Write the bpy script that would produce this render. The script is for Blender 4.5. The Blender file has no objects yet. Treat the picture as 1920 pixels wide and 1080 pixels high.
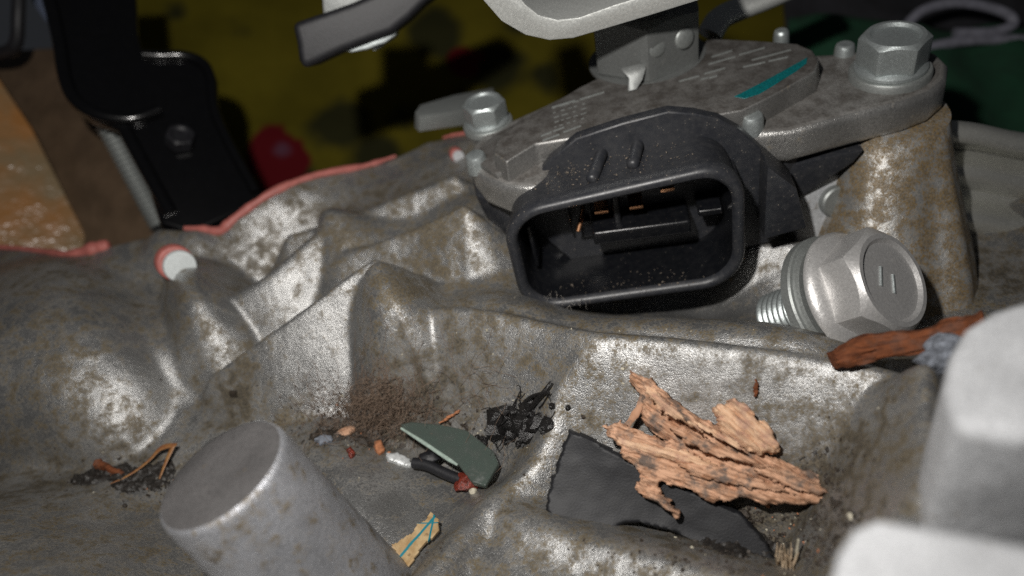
import bpy, bmesh, math, random
import numpy as np
from mathutils import Vector, Matrix
# 1 unit = 1 cm.  World Z is up (normal of the sensor cover), camera held above the casing, rolled a little.
random.seed(4)
rng = np.random.default_rng(4)
SC = bpy.context.scene
COL = SC.collection

# ------------------------------------------------------------------ camera
FPX = 1450.0
CAMZ = 10.0
Dn = np.array([430, 1630, FPX]); Dn = Dn / np.linalg.norm(Dn)
Fw = np.array([0, 0, 1.0]); Yw = Fw - (Fw @ Dn) * Dn; Yw /= np.linalg.norm(Yw)
Zw = -Dn; Xw = np.cross(Yw, Zw)
RT = np.array([Xw, Yw, Zw])                       # camera axes (right, down, forward) -> world
CAM = np.array([0, 0, CAMZ])
cd = bpy.data.cameras.new('camera'); cam = bpy.data.objects.new('camera', cd); COL.objects.link(cam)
cd.sensor_width = 36; cd.lens = 36 * FPX / 1920
cd.clip_start = 0.5; cd.clip_end = 500
m = Matrix.Identity(4)
for i in range(3):
    m[i][0] = RT[i][0]; m[i][1] = -RT[i][1]; m[i][2] = -RT[i][2]; m[i][3] = CAM[i]
cam.matrix_world = m
cd.dof.use_dof = True; cd.dof.focus_distance = 10.9
cd.dof.aperture_fstop = 0.135
cd.dof.aperture_blades = 0
SC.camera = cam
# ------------------------------------------------------------------ world, flash, exposure
wd = bpy.data.worlds.new('World'); SC.world = wd; wd.use_nodes = True
bg = wd.node_tree.nodes['Background']; bg.inputs[0].default_value = (0.75, 0.8, 0.9, 1); bg.inputs[1].default_value = 0.02
ld = bpy.data.lights.new('phone_flash', 'AREA'); ld.shape = 'DISK'; ld.size = 0.55; ld.energy = 2200; ld.color = (1, 0.965, 0.92)
lo = bpy.data.objects.new('phone_flash', ld); COL.objects.link(lo)
lm = m.copy(); lp = m @ Vector((-2.2, 2.9, 0.2)); lm.translation = lp; lo.matrix_world = lm
SC.view_settings.view_transform = 'Standard'; SC.view_settings.look = 'None'
SC.view_settings.exposure = 0; SC.view_settings.gamma = 1
SC.render.engine = 'CYCLES'
SC.cycles.use_denoising = False; SC.cycles.sample_clamp_direct = 8; SC.cycles.sample_clamp_indirect = 2

# ------------------------------------------------------------------ projection helpers (planning positions from the picture)
def ray(px, py): return RT @ np.array([(px - 960) / FPX, (py - 540) / FPX, 1.0])
def W(px, py, z):
    r = ray(px, py); return CAM + r * ((z - CAMZ) / r[2])
def Wd(px, py, d): return CAM + ray(px, py) * d
def U(px, py, p0, n):
    r = ray(px, py); return CAM + r * (((np.asarray(p0) - CAM) @ n) / (r @ n))
def proj(P):
    q = (np.asarray(P) - CAM) @ RT
    return 960 + FPX * q[..., 0] / q[..., 2], 540 + FPX * q[..., 1] / q[..., 2], q[..., 2]
def camdir(v): return RT @ np.asarray(v, float)     # camera-frame direction -> world
def unit(v): v = np.asarray(v, float); return v / np.linalg.norm(v)

# ------------------------------------------------------------------ noise (numpy)
def _h(ix, iy, s):
    n = (ix.astype(np.int64) * 374761393 + iy.astype(np.int64) * 668265263 + s * 1442695041) & 0x7fffffff
    n = ((n ^ (n >> 13)) * 1274126177) & 0x7fffffff
    return ((n ^ (n >> 16)) & 0xffff) / 65535.0
def vnoise(x, y, s=0):
    x = np.asarray(x, float); y = np.asarray(y, float)
    ix = np.floor(x); iy = np.floor(y); fx = x - ix; fy = y - iy
    fx = fx * fx * (3 - 2 * fx); fy = fy * fy * (3 - 2 * fy)
    a = _h(ix, iy, s); b = _h(ix + 1, iy, s); c = _h(ix, iy + 1, s); d = _h(ix + 1, iy + 1, s)
    return (a * (1 - fx) + b * fx) * (1 - fy) + (c * (1 - fx) + d * fx) * fy
def fbm(x, y, o=4, s=0):
    v = 0; a = 0.5; t = 0
    for i in range(o):
        v = v + a * vnoise(x * 2 ** i, y * 2 ** i, s + i * 7); t += a; a *= 0.5
    return v / t

# ------------------------------------------------------------------ object helpers
def empty(name, loc, label, cat, group=None):
    o = bpy.data.objects.new(name, None); COL.objects.link(o); o.location = tuple(loc)
    o.empty_display_size = 0.3
    o['label'] = label; o['category'] = cat
    if group: o['group'] = group
    return o
def tag(o, label, cat, group=None, kind=None):
    o['label'] = label; o['category'] = cat
    if group: o['group'] = group
    if kind: o['kind'] = kind
    return o
def root_off(p):
    v = Vector((0, 0, 0))
    while p is not None:
        v += p.location; p = p.parent
    return v
def link(name, me, mat, parent=None, angle=40, smooth=True):
    if me.materials: me.materials.clear()
    me.materials.append(mat)
    if smooth:
        me.polygons.foreach_set('use_smooth', [True] * len(me.polygons))
        if angle < 180: me.set_sharp_from_angle(angle=math.radians(angle))
    o = bpy.data.objects.new(name, me); COL.objects.link(o)
    if parent is not None:
        o.parent = parent; o.location = -root_off(parent)
    else:                                   # move origin to the base of the thing
        vs = np.empty(len(me.vertices) * 3); me.vertices.foreach_get('co', vs); vs = vs.reshape(-1, 3)
        c = np.array([vs[:, 0].mean(), vs[:, 1].mean(), vs[:, 2].min()])
        me.vertices.foreach_set('co', (vs - c).ravel()); o.location = tuple(c); me.update()
    return o
def mesh(name, verts, faces, mat, parent=None, angle=40, smooth=True):
    me = bpy.data.meshes.new(name); me.from_pydata([tuple(map(float, v)) for v in verts], [], [tuple(map(int, q)) for q in faces]); me.validate(); me.update()
    bm = bmesh.new(); bm.from_mesh(me); bmesh.ops.recalc_face_normals(bm, faces=bm.faces); bm.to_mesh(me); bm.free()
    return link(name, me, mat, parent, angle, smooth)
def bmobj(name, bm, mat, parent=None, angle=40, smooth=True):
    bmesh.ops.recalc_face_normals(bm, faces=bm.faces)
    me = bpy.data.meshes.new(name); bm.to_mesh(me); bm.free()
    return link(name, me, mat, parent, angle, smooth)
def prism_bm(outline, ext, bev=0.0, seg=3, taper=1.0):
    bm = bmesh.new(); outline = [np.asarray(p, float) for p in outline]; c = sum(outline) / len(outline); ext = np.asarray(ext, float)
    a = [bm.verts.new(tuple(p)) for p in outline]
    b = [bm.verts.new(tuple(c + (p - c) * taper + ext)) for p in outline]
    n = len(a)
    bm.faces.new(a[::-1]); bm.faces.new(b)
    for i in range(n): bm.faces.new((a[i], a[(i + 1) % n], b[(i + 1) % n], b[i]))
    bmesh.ops.recalc_face_normals(bm, faces=bm.faces)
    if bev > 0:
        es = [e for e in bm.edges if len(e.link_faces) == 2 and e.calc_face_angle(0) > 0.6]
        bmesh.ops.bevel(bm, geom=es, offset=bev, segments=seg, profile=0.6, affect='EDGES', clamp_overlap=True)
    return bm
def prism(name, outline, ext, mat, parent=None, bev=0.0, seg=3, taper=1.0, angle=35):
    return bmobj(name, prism_bm(outline, ext, bev, seg, taper), mat, parent, angle)
def frame(n):
    n = unit(n); t = np.array([0, 0, 1.0]) if abs(n[2]) < 0.9 else np.array([1.0, 0, 0])
    a = unit(np.cross(t, n)); b = np.cross(n, a); return a, b, n
def lathe(name, prof, org, axis, mat, parent=None, seg=48, angle=35, cap=True, wob=None):
    a, b, n = frame(axis); org = np.asarray(org, float); V = []; F = []
    for r, h in prof:
        for k in range(seg):
            t = 2 * math.pi * k / seg; rr = r * (wob(t, h) if wob else 1)
            V.append(org + n * h + (a * math.cos(t) + b * math.sin(t)) * rr)
    for i in range(len(prof) - 1):
        for k in range(seg):
            k2 = (k + 1) % seg
            F.append((i * seg + k, i * seg + k2, (i + 1) * seg + k2, (i + 1) * seg + k))
    if cap:
        F.append(tuple(range(seg))[::-1]); F.append(tuple((len(prof) - 1) * seg + k for k in range(seg)))
    return mesh(name, V, F, mat, parent, angle)
def catmull(pts, n=8):
    P = [np.asarray(p, float) for p in pts]; P = [2 * P[0] - P[1]] + P + [2 * P[-1] - P[-2]]; out = []
    for i in range(1, len(P) - 2):
        for k in range(n):
            t = k / n
            out.append(0.5 * ((2 * P[i]) + (P[i + 1] - P[i - 1]) * t + (2 * P[i - 1] - 5 * P[i] + 4 * P[i + 1] - P[i + 2]) * t * t + (3 * P[i] - P[i - 1] - 3 * P[i + 1] + P[i + 2]) * t ** 3))
    out.append(P[-2]); return out
def tube_vf(pts, rad, seg=8, flat=1.0, up=None):
    P = [np.asarray(p, float) for p in pts]; V = []; F = []; n = len(P); a = None
    for i in range(n):
        t = unit(P[min(i + 1, n - 1)] - P[max(i - 1, 0)])
        if a is None:
            a = frame(t)[0] if up is None else unit(np.cross(up, t))
        a = unit(a - (a @ t) * t); b = np.cross(t, a)
        r = rad[i] if hasattr(rad, '__len__') else rad
        for k in range(seg):
            q = 2 * math.pi * k / seg; V.append(P[i] + a * math.cos(q) * r + b * math.sin(q) * r * flat)
    for i in range(n - 1):
        for k in range(seg):
            k2 = (k + 1) % seg; F.append((i * seg + k, i * seg + k2, (i + 1) * seg + k2, (i + 1) * seg + k))
    F.append(tuple(range(seg))[::-1]); F.append(tuple((n - 1) * seg + k for k in range(seg)))
    return V, F
def tube(name, pts, rad, mat, parent=None, seg=10, flat=1.0, up=None, angle=60):
    V, F = tube_vf(pts, rad, seg, flat, up); return mesh(name, V, F, mat, parent, angle)
def hexhead(name, org, axis, af, H, mat, parent=None, rot=0.0, recess=0.0, rr=0.8, seg=72, cham=0.55):
    """hexagon head with the turned chamfer of a real bolt; af = across flats"""
    a, b, n = frame(axis); org = np.asarray(org, float); V = []; F = []; rc = af / 2 * 0.93
    rings = []
    for k in range(seg):
        t = 2 * math.pi * k / seg; loc = (t % (math.pi / 3)) - math.pi / 6
        rh = af / 2 / math.cos(loc); rh = min(rh, af / 2 / math.cos(math.pi / 6) * 0.985)
        zt = H - (rh - rc) * cham
        col = [(rh * 0.985, 0), (rh, 0.03), (rh, zt - 0.02), (rh - 0.02, zt), (rc, H)]
        if recess: col += [(rc * rr, H), (rc * rr - recess, H - recess), (0.4 * rc, H - recess)]
        else: col += [(rc * 0.6, H + 0.004)]
        rings.append([(t + rot, r, h) for r, h in col])
    L = len(rings[0])
    for ring in rings:
        for t, r, h in ring: V.append(org + n * h + (a * math.cos(t) + b * math.sin(t)) * r)
    for k in range(seg):
        k2 = (k + 1) % seg
        for i in range(L - 1): F.append((k * L + i, k2 * L + i, k2 * L + i + 1, k * L + i + 1))
    F.append(tuple(k * L for k in range(seg))[::-1]); F.append(tuple(k * L + L - 1 for k in range(seg)))
    return mesh(name, V, F, mat, parent, 22)
def box(name, c, ax, ay, az, mat, parent=None, bev=0.0, seg=2):
    """box with half-extent vectors ax, ay, az around c"""
    c, ax, ay, az = [np.asarray(v, float) for v in (c, ax, ay, az)]
    o = [c - ax - ay - az, c + ax - ay - az, c + ax + ay - az, c - ax + ay - az]
    return prism(name, o, 2 * az, mat, parent, bev, seg)

# ------------------------------------------------------------------ materials
class NT:
    def __init__(s, name):
        s.m = bpy.data.materials.new(name); s.m.use_nodes = True; s.t = s.m.node_tree; s.b = s.t.nodes['Principled BSDF']
        s.g = s.t.nodes.new('ShaderNodeNewGeometry'); s.pos = s.g.outputs['Position']
    def n(s, ty, **kw):
        x = s.t.nodes.new(ty)
        for k, v in kw.items(): setattr(x, k, v)
        return x
    def l(s, a, b): s.t.links.new(a, b)
    def noise(s, scale, detail=4, rough=0.55, vec=None, dist=0.0):
        x = s.n('ShaderNodeTexNoise'); x.inputs['Scale'].default_value = scale; x.inputs['Detail'].default_value = detail
        x.inputs['Roughness'].default_value = rough; x.inputs['Distortion'].default_value = dist
        s.l(vec or s.pos, x.inputs['Vector']); return x.outputs[0]
    def voro(s, scale, vec=None, feature='F1', rnd=1.0):
        x = s.n('ShaderNodeTexVoronoi'); x.feature = feature; x.inputs['Scale'].default_value = scale; x.inputs['Randomness'].default_value = rnd
        s.l(vec or s.pos, x.inputs['Vector']); return x
    def ramp(s, f, stops, interp='LINEAR'):
        x = s.n('ShaderNodeValToRGB'); e = x.color_ramp.elements; x.color_ramp.interpolation = interp
        while len(e) < len(stops): e.new(0.5)
        for i, (p, c) in enumerate(stops):
            e[i].position = p; e[i].color = (c, c, c, 1) if not hasattr(c, '__len__') else (*c, 1)
        s.l(f, x.inputs[0]); return x.outputs[0]
    def mix(s, f, a, b, mode='MIX'):
        x = s.n('ShaderNodeMix', data_type='RGBA', blend_type=mode)
        for v, i in ((f, x.inputs[0]), (a, x.inputs[6]), (b, x.inputs[7])):
            if hasattr(v, 'links') or hasattr(v, 'is_linked'): s.l(v, i)
            elif hasattr(v, '__len__'): i.default_value = (*v, 1)
            elif i.type == 'RGBA': i.default_value = (v, v, v, 1)
            else: i.default_value = v
        return x.outputs[2]
    def math(s, op, a, b=0.0, clamp=False):
        x = s.n('ShaderNodeMath', operation=op, use_clamp=clamp)
        for v, i in ((a, x.inputs[0]), (b, x.inputs[1])):
            if hasattr(v, 'is_linked'): s.l(v, i)
            else: i.default_value = v
        return x.outputs[0]
    def attr(s, name):
        x = s.n('ShaderNodeAttribute'); x.attribute_name = name; return x.outputs['Fac']
    def set(s, **kw):
        for k, v in kw.items():
            i = s.b.inputs[k.replace('_', ' ')]
            if hasattr(v, 'is_linked'): s.l(v, i)
            elif hasattr(v, '__len__') and len(v) == 3: i.default_value = (*v, 1)
            else: i.default_value = v
    def bump(s, h, strength=0.5, dist=0.02, prev=None):
        x = s.n('ShaderNodeBump'); x.inputs['Strength'].default_value = strength; x.inputs['Distance'].default_value = dist
        s.l(h, x.inputs['Height'])
        if prev is not None: s.l(prev, x.inputs['Normal'])
        s.l(x.outputs[0], s.b.inputs['Normal']); return x.outputs[0]
    def scaled(s, v):
        x = s.n('ShaderNodeMapping'); x.inputs['Scale'].default_value = v; s.l(s.pos, x.inputs[0]); return x.outputs[0]

def mat_cast(name, base=(0.36, 0.36, 0.355), dirt_noise=0.35, use_attr=False, grain=1.0, metal=0.76, rough=.36, dust=None, dc=((0.024, 0.017, 0.006), (0.13, 0.09, 0.031))):
    t = NT(name)
    n1 = t.noise(1.3, 5); n2 = t.noise(4.2, 7, .66); n3 = t.noise(26, 4, .7); n4 = t.noise(52, 2, .6)
    col = t.mix(t.ramp(n1, [(.3, 0.0), (.7, 1.0)]), tuple(c * .72 for c in base), tuple(c * 1.15 for c in base))
    col = t.mix(t.ramp(n3, [(.36, .5), (.52, 0.0)]), col, tuple(c * .4 for c in base))
    sm = t.math('ADD', t.math('MULTIPLY', n2, 0.7), t.math('MULTIPLY', n3, 0.35))
    if use_attr:
        d = t.attr('dirt'); g = t.attr('grime')
        thr = t.math('SUBTRACT', 0.60, t.math('MULTIPLY', d, 0.21))
        stain = t.math('MULTIPLY', t.math('SUBTRACT', sm, thr), 10.0, clamp=True)
        gm = t.math('ADD', t.math('MULTIPLY', g, 1.6), t.math('MULTIPLY', t.math('SUBTRACT', t.math('ADD', n2, t.math('MULTIPLY', n3, .7)), 1.02), 2.2), clamp=True)
        gm = t.math('MULTIPLY', gm, t.math('MULTIPLY', g, 3.0, clamp=True))
    else:
        stain = t.math('MULTIPLY', t.math('SUBTRACT', sm, 0.70 - dirt_noise * .27), 11.0, clamp=True); gm = None
    stain = t.math('MULTIPLY', stain, t.ramp(n4, [(.3, .5), (.6, 1.0)]))
    dcol = t.mix(t.ramp(n3, [(.35, 0.0), (.65, 1.0)]), *dc)
    col = t.mix(t.math('MULTIPLY', stain, .95), col, dcol)
    met = t.math('SUBTRACT', metal, t.math('MULTIPLY', stain, metal * .95))
    ro = t.math('ADD', rough, t.math('MULTIPLY', stain, .12))
    if gm is not None:
        gcol = t.mix(t.ramp(n3, [(.38, 0.0), (.62, 1.0)]), (0.022, 0.019, 0.014), (0.115, 0.098, 0.072))
        col = t.mix(t.math('MULTIPLY', gm, .88), col, gcol)
        met = t.math('SUBTRACT', met, t.math('MULTIPLY', gm, .75), clamp=True); ro = t.math('ADD', ro, t.math('MULTIPLY', gm, .15), clamp=True)
    if dust:                                    # dust settled on faces that lie level
        sx = t.n('ShaderNodeSeparateXYZ'); t.l(t.g.outputs['True Normal'], sx.inputs[0])
        lv = t.math('MULTIPLY', t.ramp(sx.outputs[2], [(.80, 0.0), (.97, 1.0)]), t.ramp(n2, [(.28, .55), (.6, 1.0)]))
        col = t.mix(t.math('MULTIPLY', lv, .92), col, t.mix(t.ramp(n3, [(.35, 0.0), (.65, 1.0)]), tuple(c * .55 for c in dust), dust))
        met = t.math('SUBTRACT', met, t.math('MULTIPLY', lv, .7), clamp=True); ro = t.math('ADD', ro, t.math('MULTIPLY', lv, .25))
    t.set(Base_Color=col, Metallic=met, Roughness=ro, Specular_IOR_Level=.3)
    b1 = t.bump(n4, grain, 0.0045)
    b2 = t.bump(n3, grain, 0.0065, b1)
    t.bump(n2, grain, 0.014, b2)
    return t.m
def mat_simple(name, col, rough=0.5, metal=0.0, var=0.3, scale=12, bump=0.2, bdist=0.01, col2=None, bscale=None, **kw):
    t = NT(name); n = t.noise(scale, 4, .6)
    c2 = col2 or tuple(c * (1 - var) for c in col)
    t.set(Base_Color=t.mix(t.ramp(n, [(.35, 0.0), (.65, 1.0)]), c2, col), Roughness=rough, Metallic=metal, **kw)
    if bump: t.bump(t.noise(bscale or scale * 3, 3, .6), bump, bdist)
    return t.m
def mat_zinc(name, base=(0.55, 0.60, 0.60), rough=0.34, dirt=0.3, metal=.75):
    t = NT(name); n = t.noise(5, 5, .65); n3 = t.noise(28, 4, .7); fl = t.voro(22)
    col = t.mix(t.ramp(n3, [(.3, 0.0), (.7, 1.0)]), tuple(c * .72 for c in base), base)
    col = t.mix(t.math('MULTIPLY', fl.outputs['Distance'], .4), col, tuple(c * .7 for c in base))
    st = t.math('MULTIPLY', t.math('SUBTRACT', t.math('ADD', t.math('MULTIPLY', n, .75), t.math('MULTIPLY', n3, .3)), .78 - dirt * .4), 8, clamp=True)
    col = t.mix(t.math('MULTIPLY', st, .6), col, (0.13, 0.115, 0.10))
    t.set(Base_Color=col, Metallic=t.math('SUBTRACT', metal, t.math('MULTIPLY', st, metal * .7)), Roughness=t.math('ADD', rough, t.math('MULTIPLY', n3, .14)))
    b = t.bump(n3, .25, .012); t.bump(n, .2, .03, b)
    return t.m
def mat_plastic(name, base=(0.013, 0.014, 0.017), rough=.42, dust=.5):
    t = NT(name); n = t.noise(3, 4); n2 = t.noise(40, 3, .65); v = t.voro(17); n5 = t.noise(9, 4, .7)
    sp = t.math('MULTIPLY', t.ramp(v.outputs['Distance'], [(.10, 1.0), (.17, 0.0)]), t.ramp(n5, [(.52, 0.0), (.6, 1.0)]))
    film = t.ramp(n5, [(.4, 0.0), (.75, .25 * dust)])
    col = t.mix(film, base, (0.11, 0.105, 0.10))
    col = t.mix(t.math('MULTIPLY', sp, dust), col, (0.30, 0.26, 0.21))
    t.set(Base_Color=col, Roughness=t.math('ADD', rough, t.math('MULTIPLY', t.math('ADD', film, sp), .5), clamp=True))
    b = t.bump(n2, .16, .012); t.bump(sp, .6 * dust, .02, b)
    return t.m
def mat_wood(name, c1, c2, c3, sc=(3, 30, 30), dirt=.4, dirtcol=(0.09, 0.085, 0.08)):
    t = NT(name); v = t.n('ShaderNodeAttribute'); v.attribute_name = 'fib'; mp = t.n('ShaderNodeMapping'); mp.inputs['Scale'].default_value = sc
    t.l(v.outputs['Vector'], mp.inputs[0]); f = t.noise(1.0, 5, .65, mp.outputs[0], .4); n = t.noise(6, 4, .6); g = t.noise(45, 3, .6)
    col = t.mix(t.ramp(f, [(.3, 0.0), (.55, 1.0)]), c1, c2)
    col = t.mix(t.ramp(n, [(.5, 0.0), (.68, 1.0)]), col, c3)
    n2 = t.noise(3.1, 5, .65)
    col = t.mix(t.math('MULTIPLY', t.ramp(n2, [(.50, 0.0), (.62, 1.0)]), dirt), col, dirtcol)
    t.set(Base_Color=col, Roughness=.85, Specular_IOR_Level=.2)
    b = t.bump(f, .7, .035); t.bump(g, .35, .015, b)
    return t.m

M = {}
M['cast'] = mat_cast('cast_aluminium_stained', use_attr=True)
M['cast_post'] = mat_cast('cast_aluminium_rusty', base=(.38, .375, .36), dirt_noise=.92, rough=.36, grain=.6, metal=.6, dc=((.035, .022, .005), (.17, .105, .028)))
M['cast_clean'] = mat_cast('cast_aluminium_clean', base=(.46, .47, .485), dirt_noise=.3, grain=.8, metal=.12, rough=.85)
M['cast_boss'] = mat_cast('cast_aluminium_boss', base=(.44, .45, .48), dirt_noise=.62, grain=1.1, metal=.6, rough=.42)
M['plate'] = mat_cast('diecast_cover_dusty', base=(.30, .295, .285), dirt_noise=.35, grain=.6, metal=.7, rough=.45, dust=(.045, .039, .034))
M['ear'] = mat_cast('diecast_ear', base=(.50, .495, .48), dirt_noise=.35, grain=.6, metal=.8, rough=.33, dust=(.07, .062, .055))
M['dusty'] = mat_cast('cast_aluminium_dusty', base=(.10, .096, .096), dirt_noise=.2, grain=1.2, metal=.15, rough=.7)
M['zinc'] = mat_zinc('zinc_plated_steel')
M['zinc_dull'] = mat_zinc('zinc_plated_dull', base=(.36, .38, .37), rough=.44, dirt=.35, metal=.65)
M['nut'] = mat_zinc('zinc_dark', base=(.24, .25, .245), rough=.42, dirt=.4, metal=.6)
M['rail'] = mat_zinc('rail_steel', base=(.75, .75, .70), rough=.33, dirt=.4, metal=.7)
M['zinc_bright'] = mat_zinc('zinc_bright', base=(.85, .87, .84), rough=.33, dirt=.25, metal=.72)
M['bolt'] = mat_zinc('bolt_pale_grey', base=(.70, .69, .68), rough=.32, dirt=.42, metal=.6)
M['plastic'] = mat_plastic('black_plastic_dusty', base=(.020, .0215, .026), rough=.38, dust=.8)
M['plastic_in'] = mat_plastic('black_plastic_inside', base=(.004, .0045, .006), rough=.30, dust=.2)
M['black_paint'] = mat_simple('black_enamel', (.0035, .0035, .004), .18, 0, .2, 6, .1)
M['rubber'] = mat_simple('black_rubber', (.012, .012, .015), .55, 0, .4, 10, .3)
M['sealant'] = mat_simple('pink_sealant', (.42, .13, .11), .5, 0, .25, 9, .35, .02)
M['copper'] = mat_simple('copper_terminal', (.85, .45, .25), .3, 1.0, .15, 30, .1)
M['teal'] = mat_simple('teal_paint', (.0, .14, .15), .5, 0, .5, 30, .2)
M['pin'] = mat_simple('pale_pin_face', (.62, .66, .66), .5, .3, .15, 20, .15)

# ------------------------------------------------------------------ casing height field
CP = [  # (px, py, z): floor and slopes of the casting
    (-150, 470, 1.6), (100, 500, 1.7), (210, 492, 1.7), (300, 445, 1.7), (430, 455, 1.6), (560, 405, 1.6), (740, 310, 1.6), (860, 270, 1.9),
    (0, 600, 1.7), (150, 600, 1.6), (-120, 600, 1.7), (0, 760, 1.0), (150, 760, .9), (-120, 760, 1.0),
    (-100, 852, .7), (0, 855, .65), (100, 868, .6), (190, 870, .55), (300, 825, .6), (345, 745, .75),
    (330, 660, 1.2), (375, 715, .8), (450, 750, .65), (540, 800, .55), (250, 905, .6), (330, 870, .5),
    (0, 940, 1.3), (0, 1080, 2.5), (-150, 1000, 2.2), (150, 975, 1.2), (150, 1090, 2.2), (270, 970, .7), (300, 1080, 1.3),
    (250, 520, 1.5), (430, 560, .7), (440, 640, .6), (300, 600, 1.4),
    (560, 520, .7), (480, 600, .6), (620, 500, .8),
    (500, 765, .6), (580, 790, .5), (660, 780, .45),
    (620, 840, .4), (720, 800, .3), (800, 850, .2), (880, 890, .2), (900, 800, .3), (980, 800, .3), (700, 900, .35), (600, 900, .5),
    (780, 950, .45), (740, 1020, .5), (690, 1080, .6), (820, 900, .3), (840, 1000, .8),
    (820, 700, 1.0), (900, 680, 1.2), (980, 690, 1.25), (900, 750, .6), (820, 640, 1.5), (930, 620, 1.75),
    (880, 540, 1.6), (960, 550, 1.6), (900, 470, 1.9), (820, 500, 1.6), (760, 450, 1.7), (680, 400, 1.7), (880, 400, 2.2), (600, 450, 1.5),
    (1050, 560, .9), (1150, 585, .3), (1250, 590, .2), (1350, 600, .2), (1300, 520, .1), (1420, 500, .8), (1440, 580, .6), (1500, 470, 1.0), (1500, 620, .5), (1620, 480, .7), (1600, 600, .4), (1720, 570, .4), (1780, 650, .6), (1850, 560, .5), (1920, 520, .3), (1700, 480, .5), (1850, 460, .3),
    (1150, 720, 1.4), (1250, 720, 1.3), (1350, 740, 1.25), (1450, 750, 1.3), (1550, 750, 1.4), (1580, 820, .9),
    (1130, 790, .8), (1250, 850, .25), (1400, 850, .3), (1520, 880, .3), (1560, 950, .2), (1350, 950, .1), (1200, 920, .2), (1100, 880, .4), (1450, 1020, .2), (1250, 1000, .5), (1600, 1000, .4), (1500, 1080, .5),
    (1000, 940, .9), (950, 1060, 1.2), (1100, 1080, 1.2), (800, 1150, 1.2), (1300, 1150, 1.0), (500, 1150, .6), (1700, 900, 1.6),
]
cpw = np.array([W(*c) for c in CP])
ext = np.array([[-13, 4, 2.3], [-13, 10, 2.3], [-13, 15, 1.6], [-6, 1, 2], [0, 1, 1], [5, 1, 1.5], [9, 2, 1.5], [10, 6, .5], [10, 10, .2], [9, 14, .2], [4, 14, .8], [1, 14, 1.8], [-3, 3, 1], [1, 3, 1]])
cpw = np.vstack([cpw, ext])
def tps_fit(P, lam=.004):
    n = len(P); d2 = ((P[:, None, :2] - P[None, :, :2]) ** 2).sum(-1) + 1e-9
    K = .5 * d2 * np.log(d2) + lam * np.eye(n); Q = np.c_[np.ones(n), P[:, :2]]
    A = np.block([[K, Q], [Q.T, np.zeros((3, 3))]]); return np.linalg.solve(A, np.r_[P[:, 2], 0, 0, 0])
tw = tps_fit(cpw)
def tps(x, y):
    z = tw[-3] + tw[-2] * x + tw[-1] * y
    for (a, b, _), w in zip(cpw, tw):
        d2 = (x - a) ** 2 + (y - b) ** 2 + 1e-9; z = z + w * .5 * d2 * np.log(d2)
    return z
def smax(a, b, k):
    h = np.clip(.5 + .5 * (b - a) / k, 0, 1); return a * (1 - h) + b * h + k * h * (1 - h)
RIDGES = [  # (points (px, py, z), rounding radius, front slope, back slope, blend)
    ([(335, 488, 2.08), (362, 560, 2.0), (405, 655, 1.2)], .45, 1.8, 1.8, .16),
    ([(398, 702, 1.12), (480, 642, 1.60), (560, 584, 1.93), (640, 524, 2.2), (700, 482, 2.38)], .05, 1.22, 3.0, .05),
    ([(362, 618, 1.35), (425, 562, 1.6), (505, 512, 1.85), (585, 445, 2.05), (640, 400, 2.1)], .14, 1.3, 1.8, .10),
    ([(702, 498, 2.62), (722, 545, 2.5), (750, 602, 1.85)], .38, 2.3, 1.8, .14),
    ([(640, 478, 1.85), (760, 436, 2.15), (868, 385, 2.6)], .09, 1.3, 2.0, .08),
    ([(540, 440, 1.75), (700, 388, 1.98), (850, 328, 2.35)], .10, 1.3, 1.8, .10),
    ([(770, 588, 1.75), (850, 578, 2.1), (950, 592, 2.15), (1040, 612, 2.2), (1110, 625, 2.3), (1250, 637, 2.3), (1400, 654, 2.3), (1540, 672, 2.3), (1650, 696, 2.3), (1760, 730, 2.2)], .13, 1.3, 1.6, .10),
    ([(1110, 640, 2.25), (1058, 715, 1.8), (1040, 790, 1.45), (1000, 870, 1.15), (925, 945, 1.1), (850, 1020, 1.35), (780, 1110, 1.6)], .18, 1.5, 1.5, .14),
    ([(925, 950, 1.1), (1000, 985, 1.3), (1150, 1030, 1.4), (1300, 1072, 1.5), (1480, 1130, 1.6)], .26, 1.1, 1.3, .2),
    ([(1660, 730, 2.3), (1655, 820, 2.2), (1660, 900, 2.2), (1680, 1000, 2.4), (1700, 1080, 2.6)], .2, 2.2, 2.2, .12),
    ([(1735, 690, 2.9), (1738, 800, 3.0), (1745, 920, 3.1)], .2, 2.4, 2.4, .12),
    ([(300, 432, 1.95), (350, 436, 1.95)], .45, 1.1, 1.0, .2),
    ([(580, 830, .75), (680, 960, .9), (740, 1060, .9)], .3, .7, .7, .3),
    ([(1410, 458, 1.15), (1560, 452, 1.2)], .1, 1.5, 1.5, .1),
]
DOME = [(-6.15, 10.3), (-6.45, 9.45), (-7.5, 9.15), (-8.4, 9.5), (-9.5, 10.0), (-12, 10.9), (-13, 15), (-8.0, 14.6), (-6.9, 12.6), (-6.35, 11.2)]
def in_poly(x, y, P):
    r = np.zeros(x.shape, bool); n = len(P)
    for i in range(n):
        (x1, y1), (x2, y2) = P[i], P[(i + 1) % n]
        c = ((y1 > y) != (y2 > y)) & (x < (x2 - x1) * (y - y1) / (y2 - y1 + 1e-12) + x1); r ^= c
    return r
def edge_d(x, y, P):
    d = np.full(x.shape, 1e9)
    for i in range(len(P)):
        a = np.array(P[i]); b = np.array(P[(i + 1) % len(P)]); ab = b - a; t = np.clip(((x - a[0]) * ab[0] + (y - a[1]) * ab[1]) / (ab @ ab + 1e-12), 0, 1)
        d = np.minimum(d, np.hypot(x - a[0] - t * ab[0], y - a[1] - t * ab[1]))
    return d
_dp = np.array(DOME) - np.array([-9.0, 12.2]); _t = np.arctan2(_dp[:, 1], _dp[:, 0]); _o = np.argsort(_t); _t = _t[_o]; _r = np.hypot(_dp[:, 0], _dp[:, 1])[_o]
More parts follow.
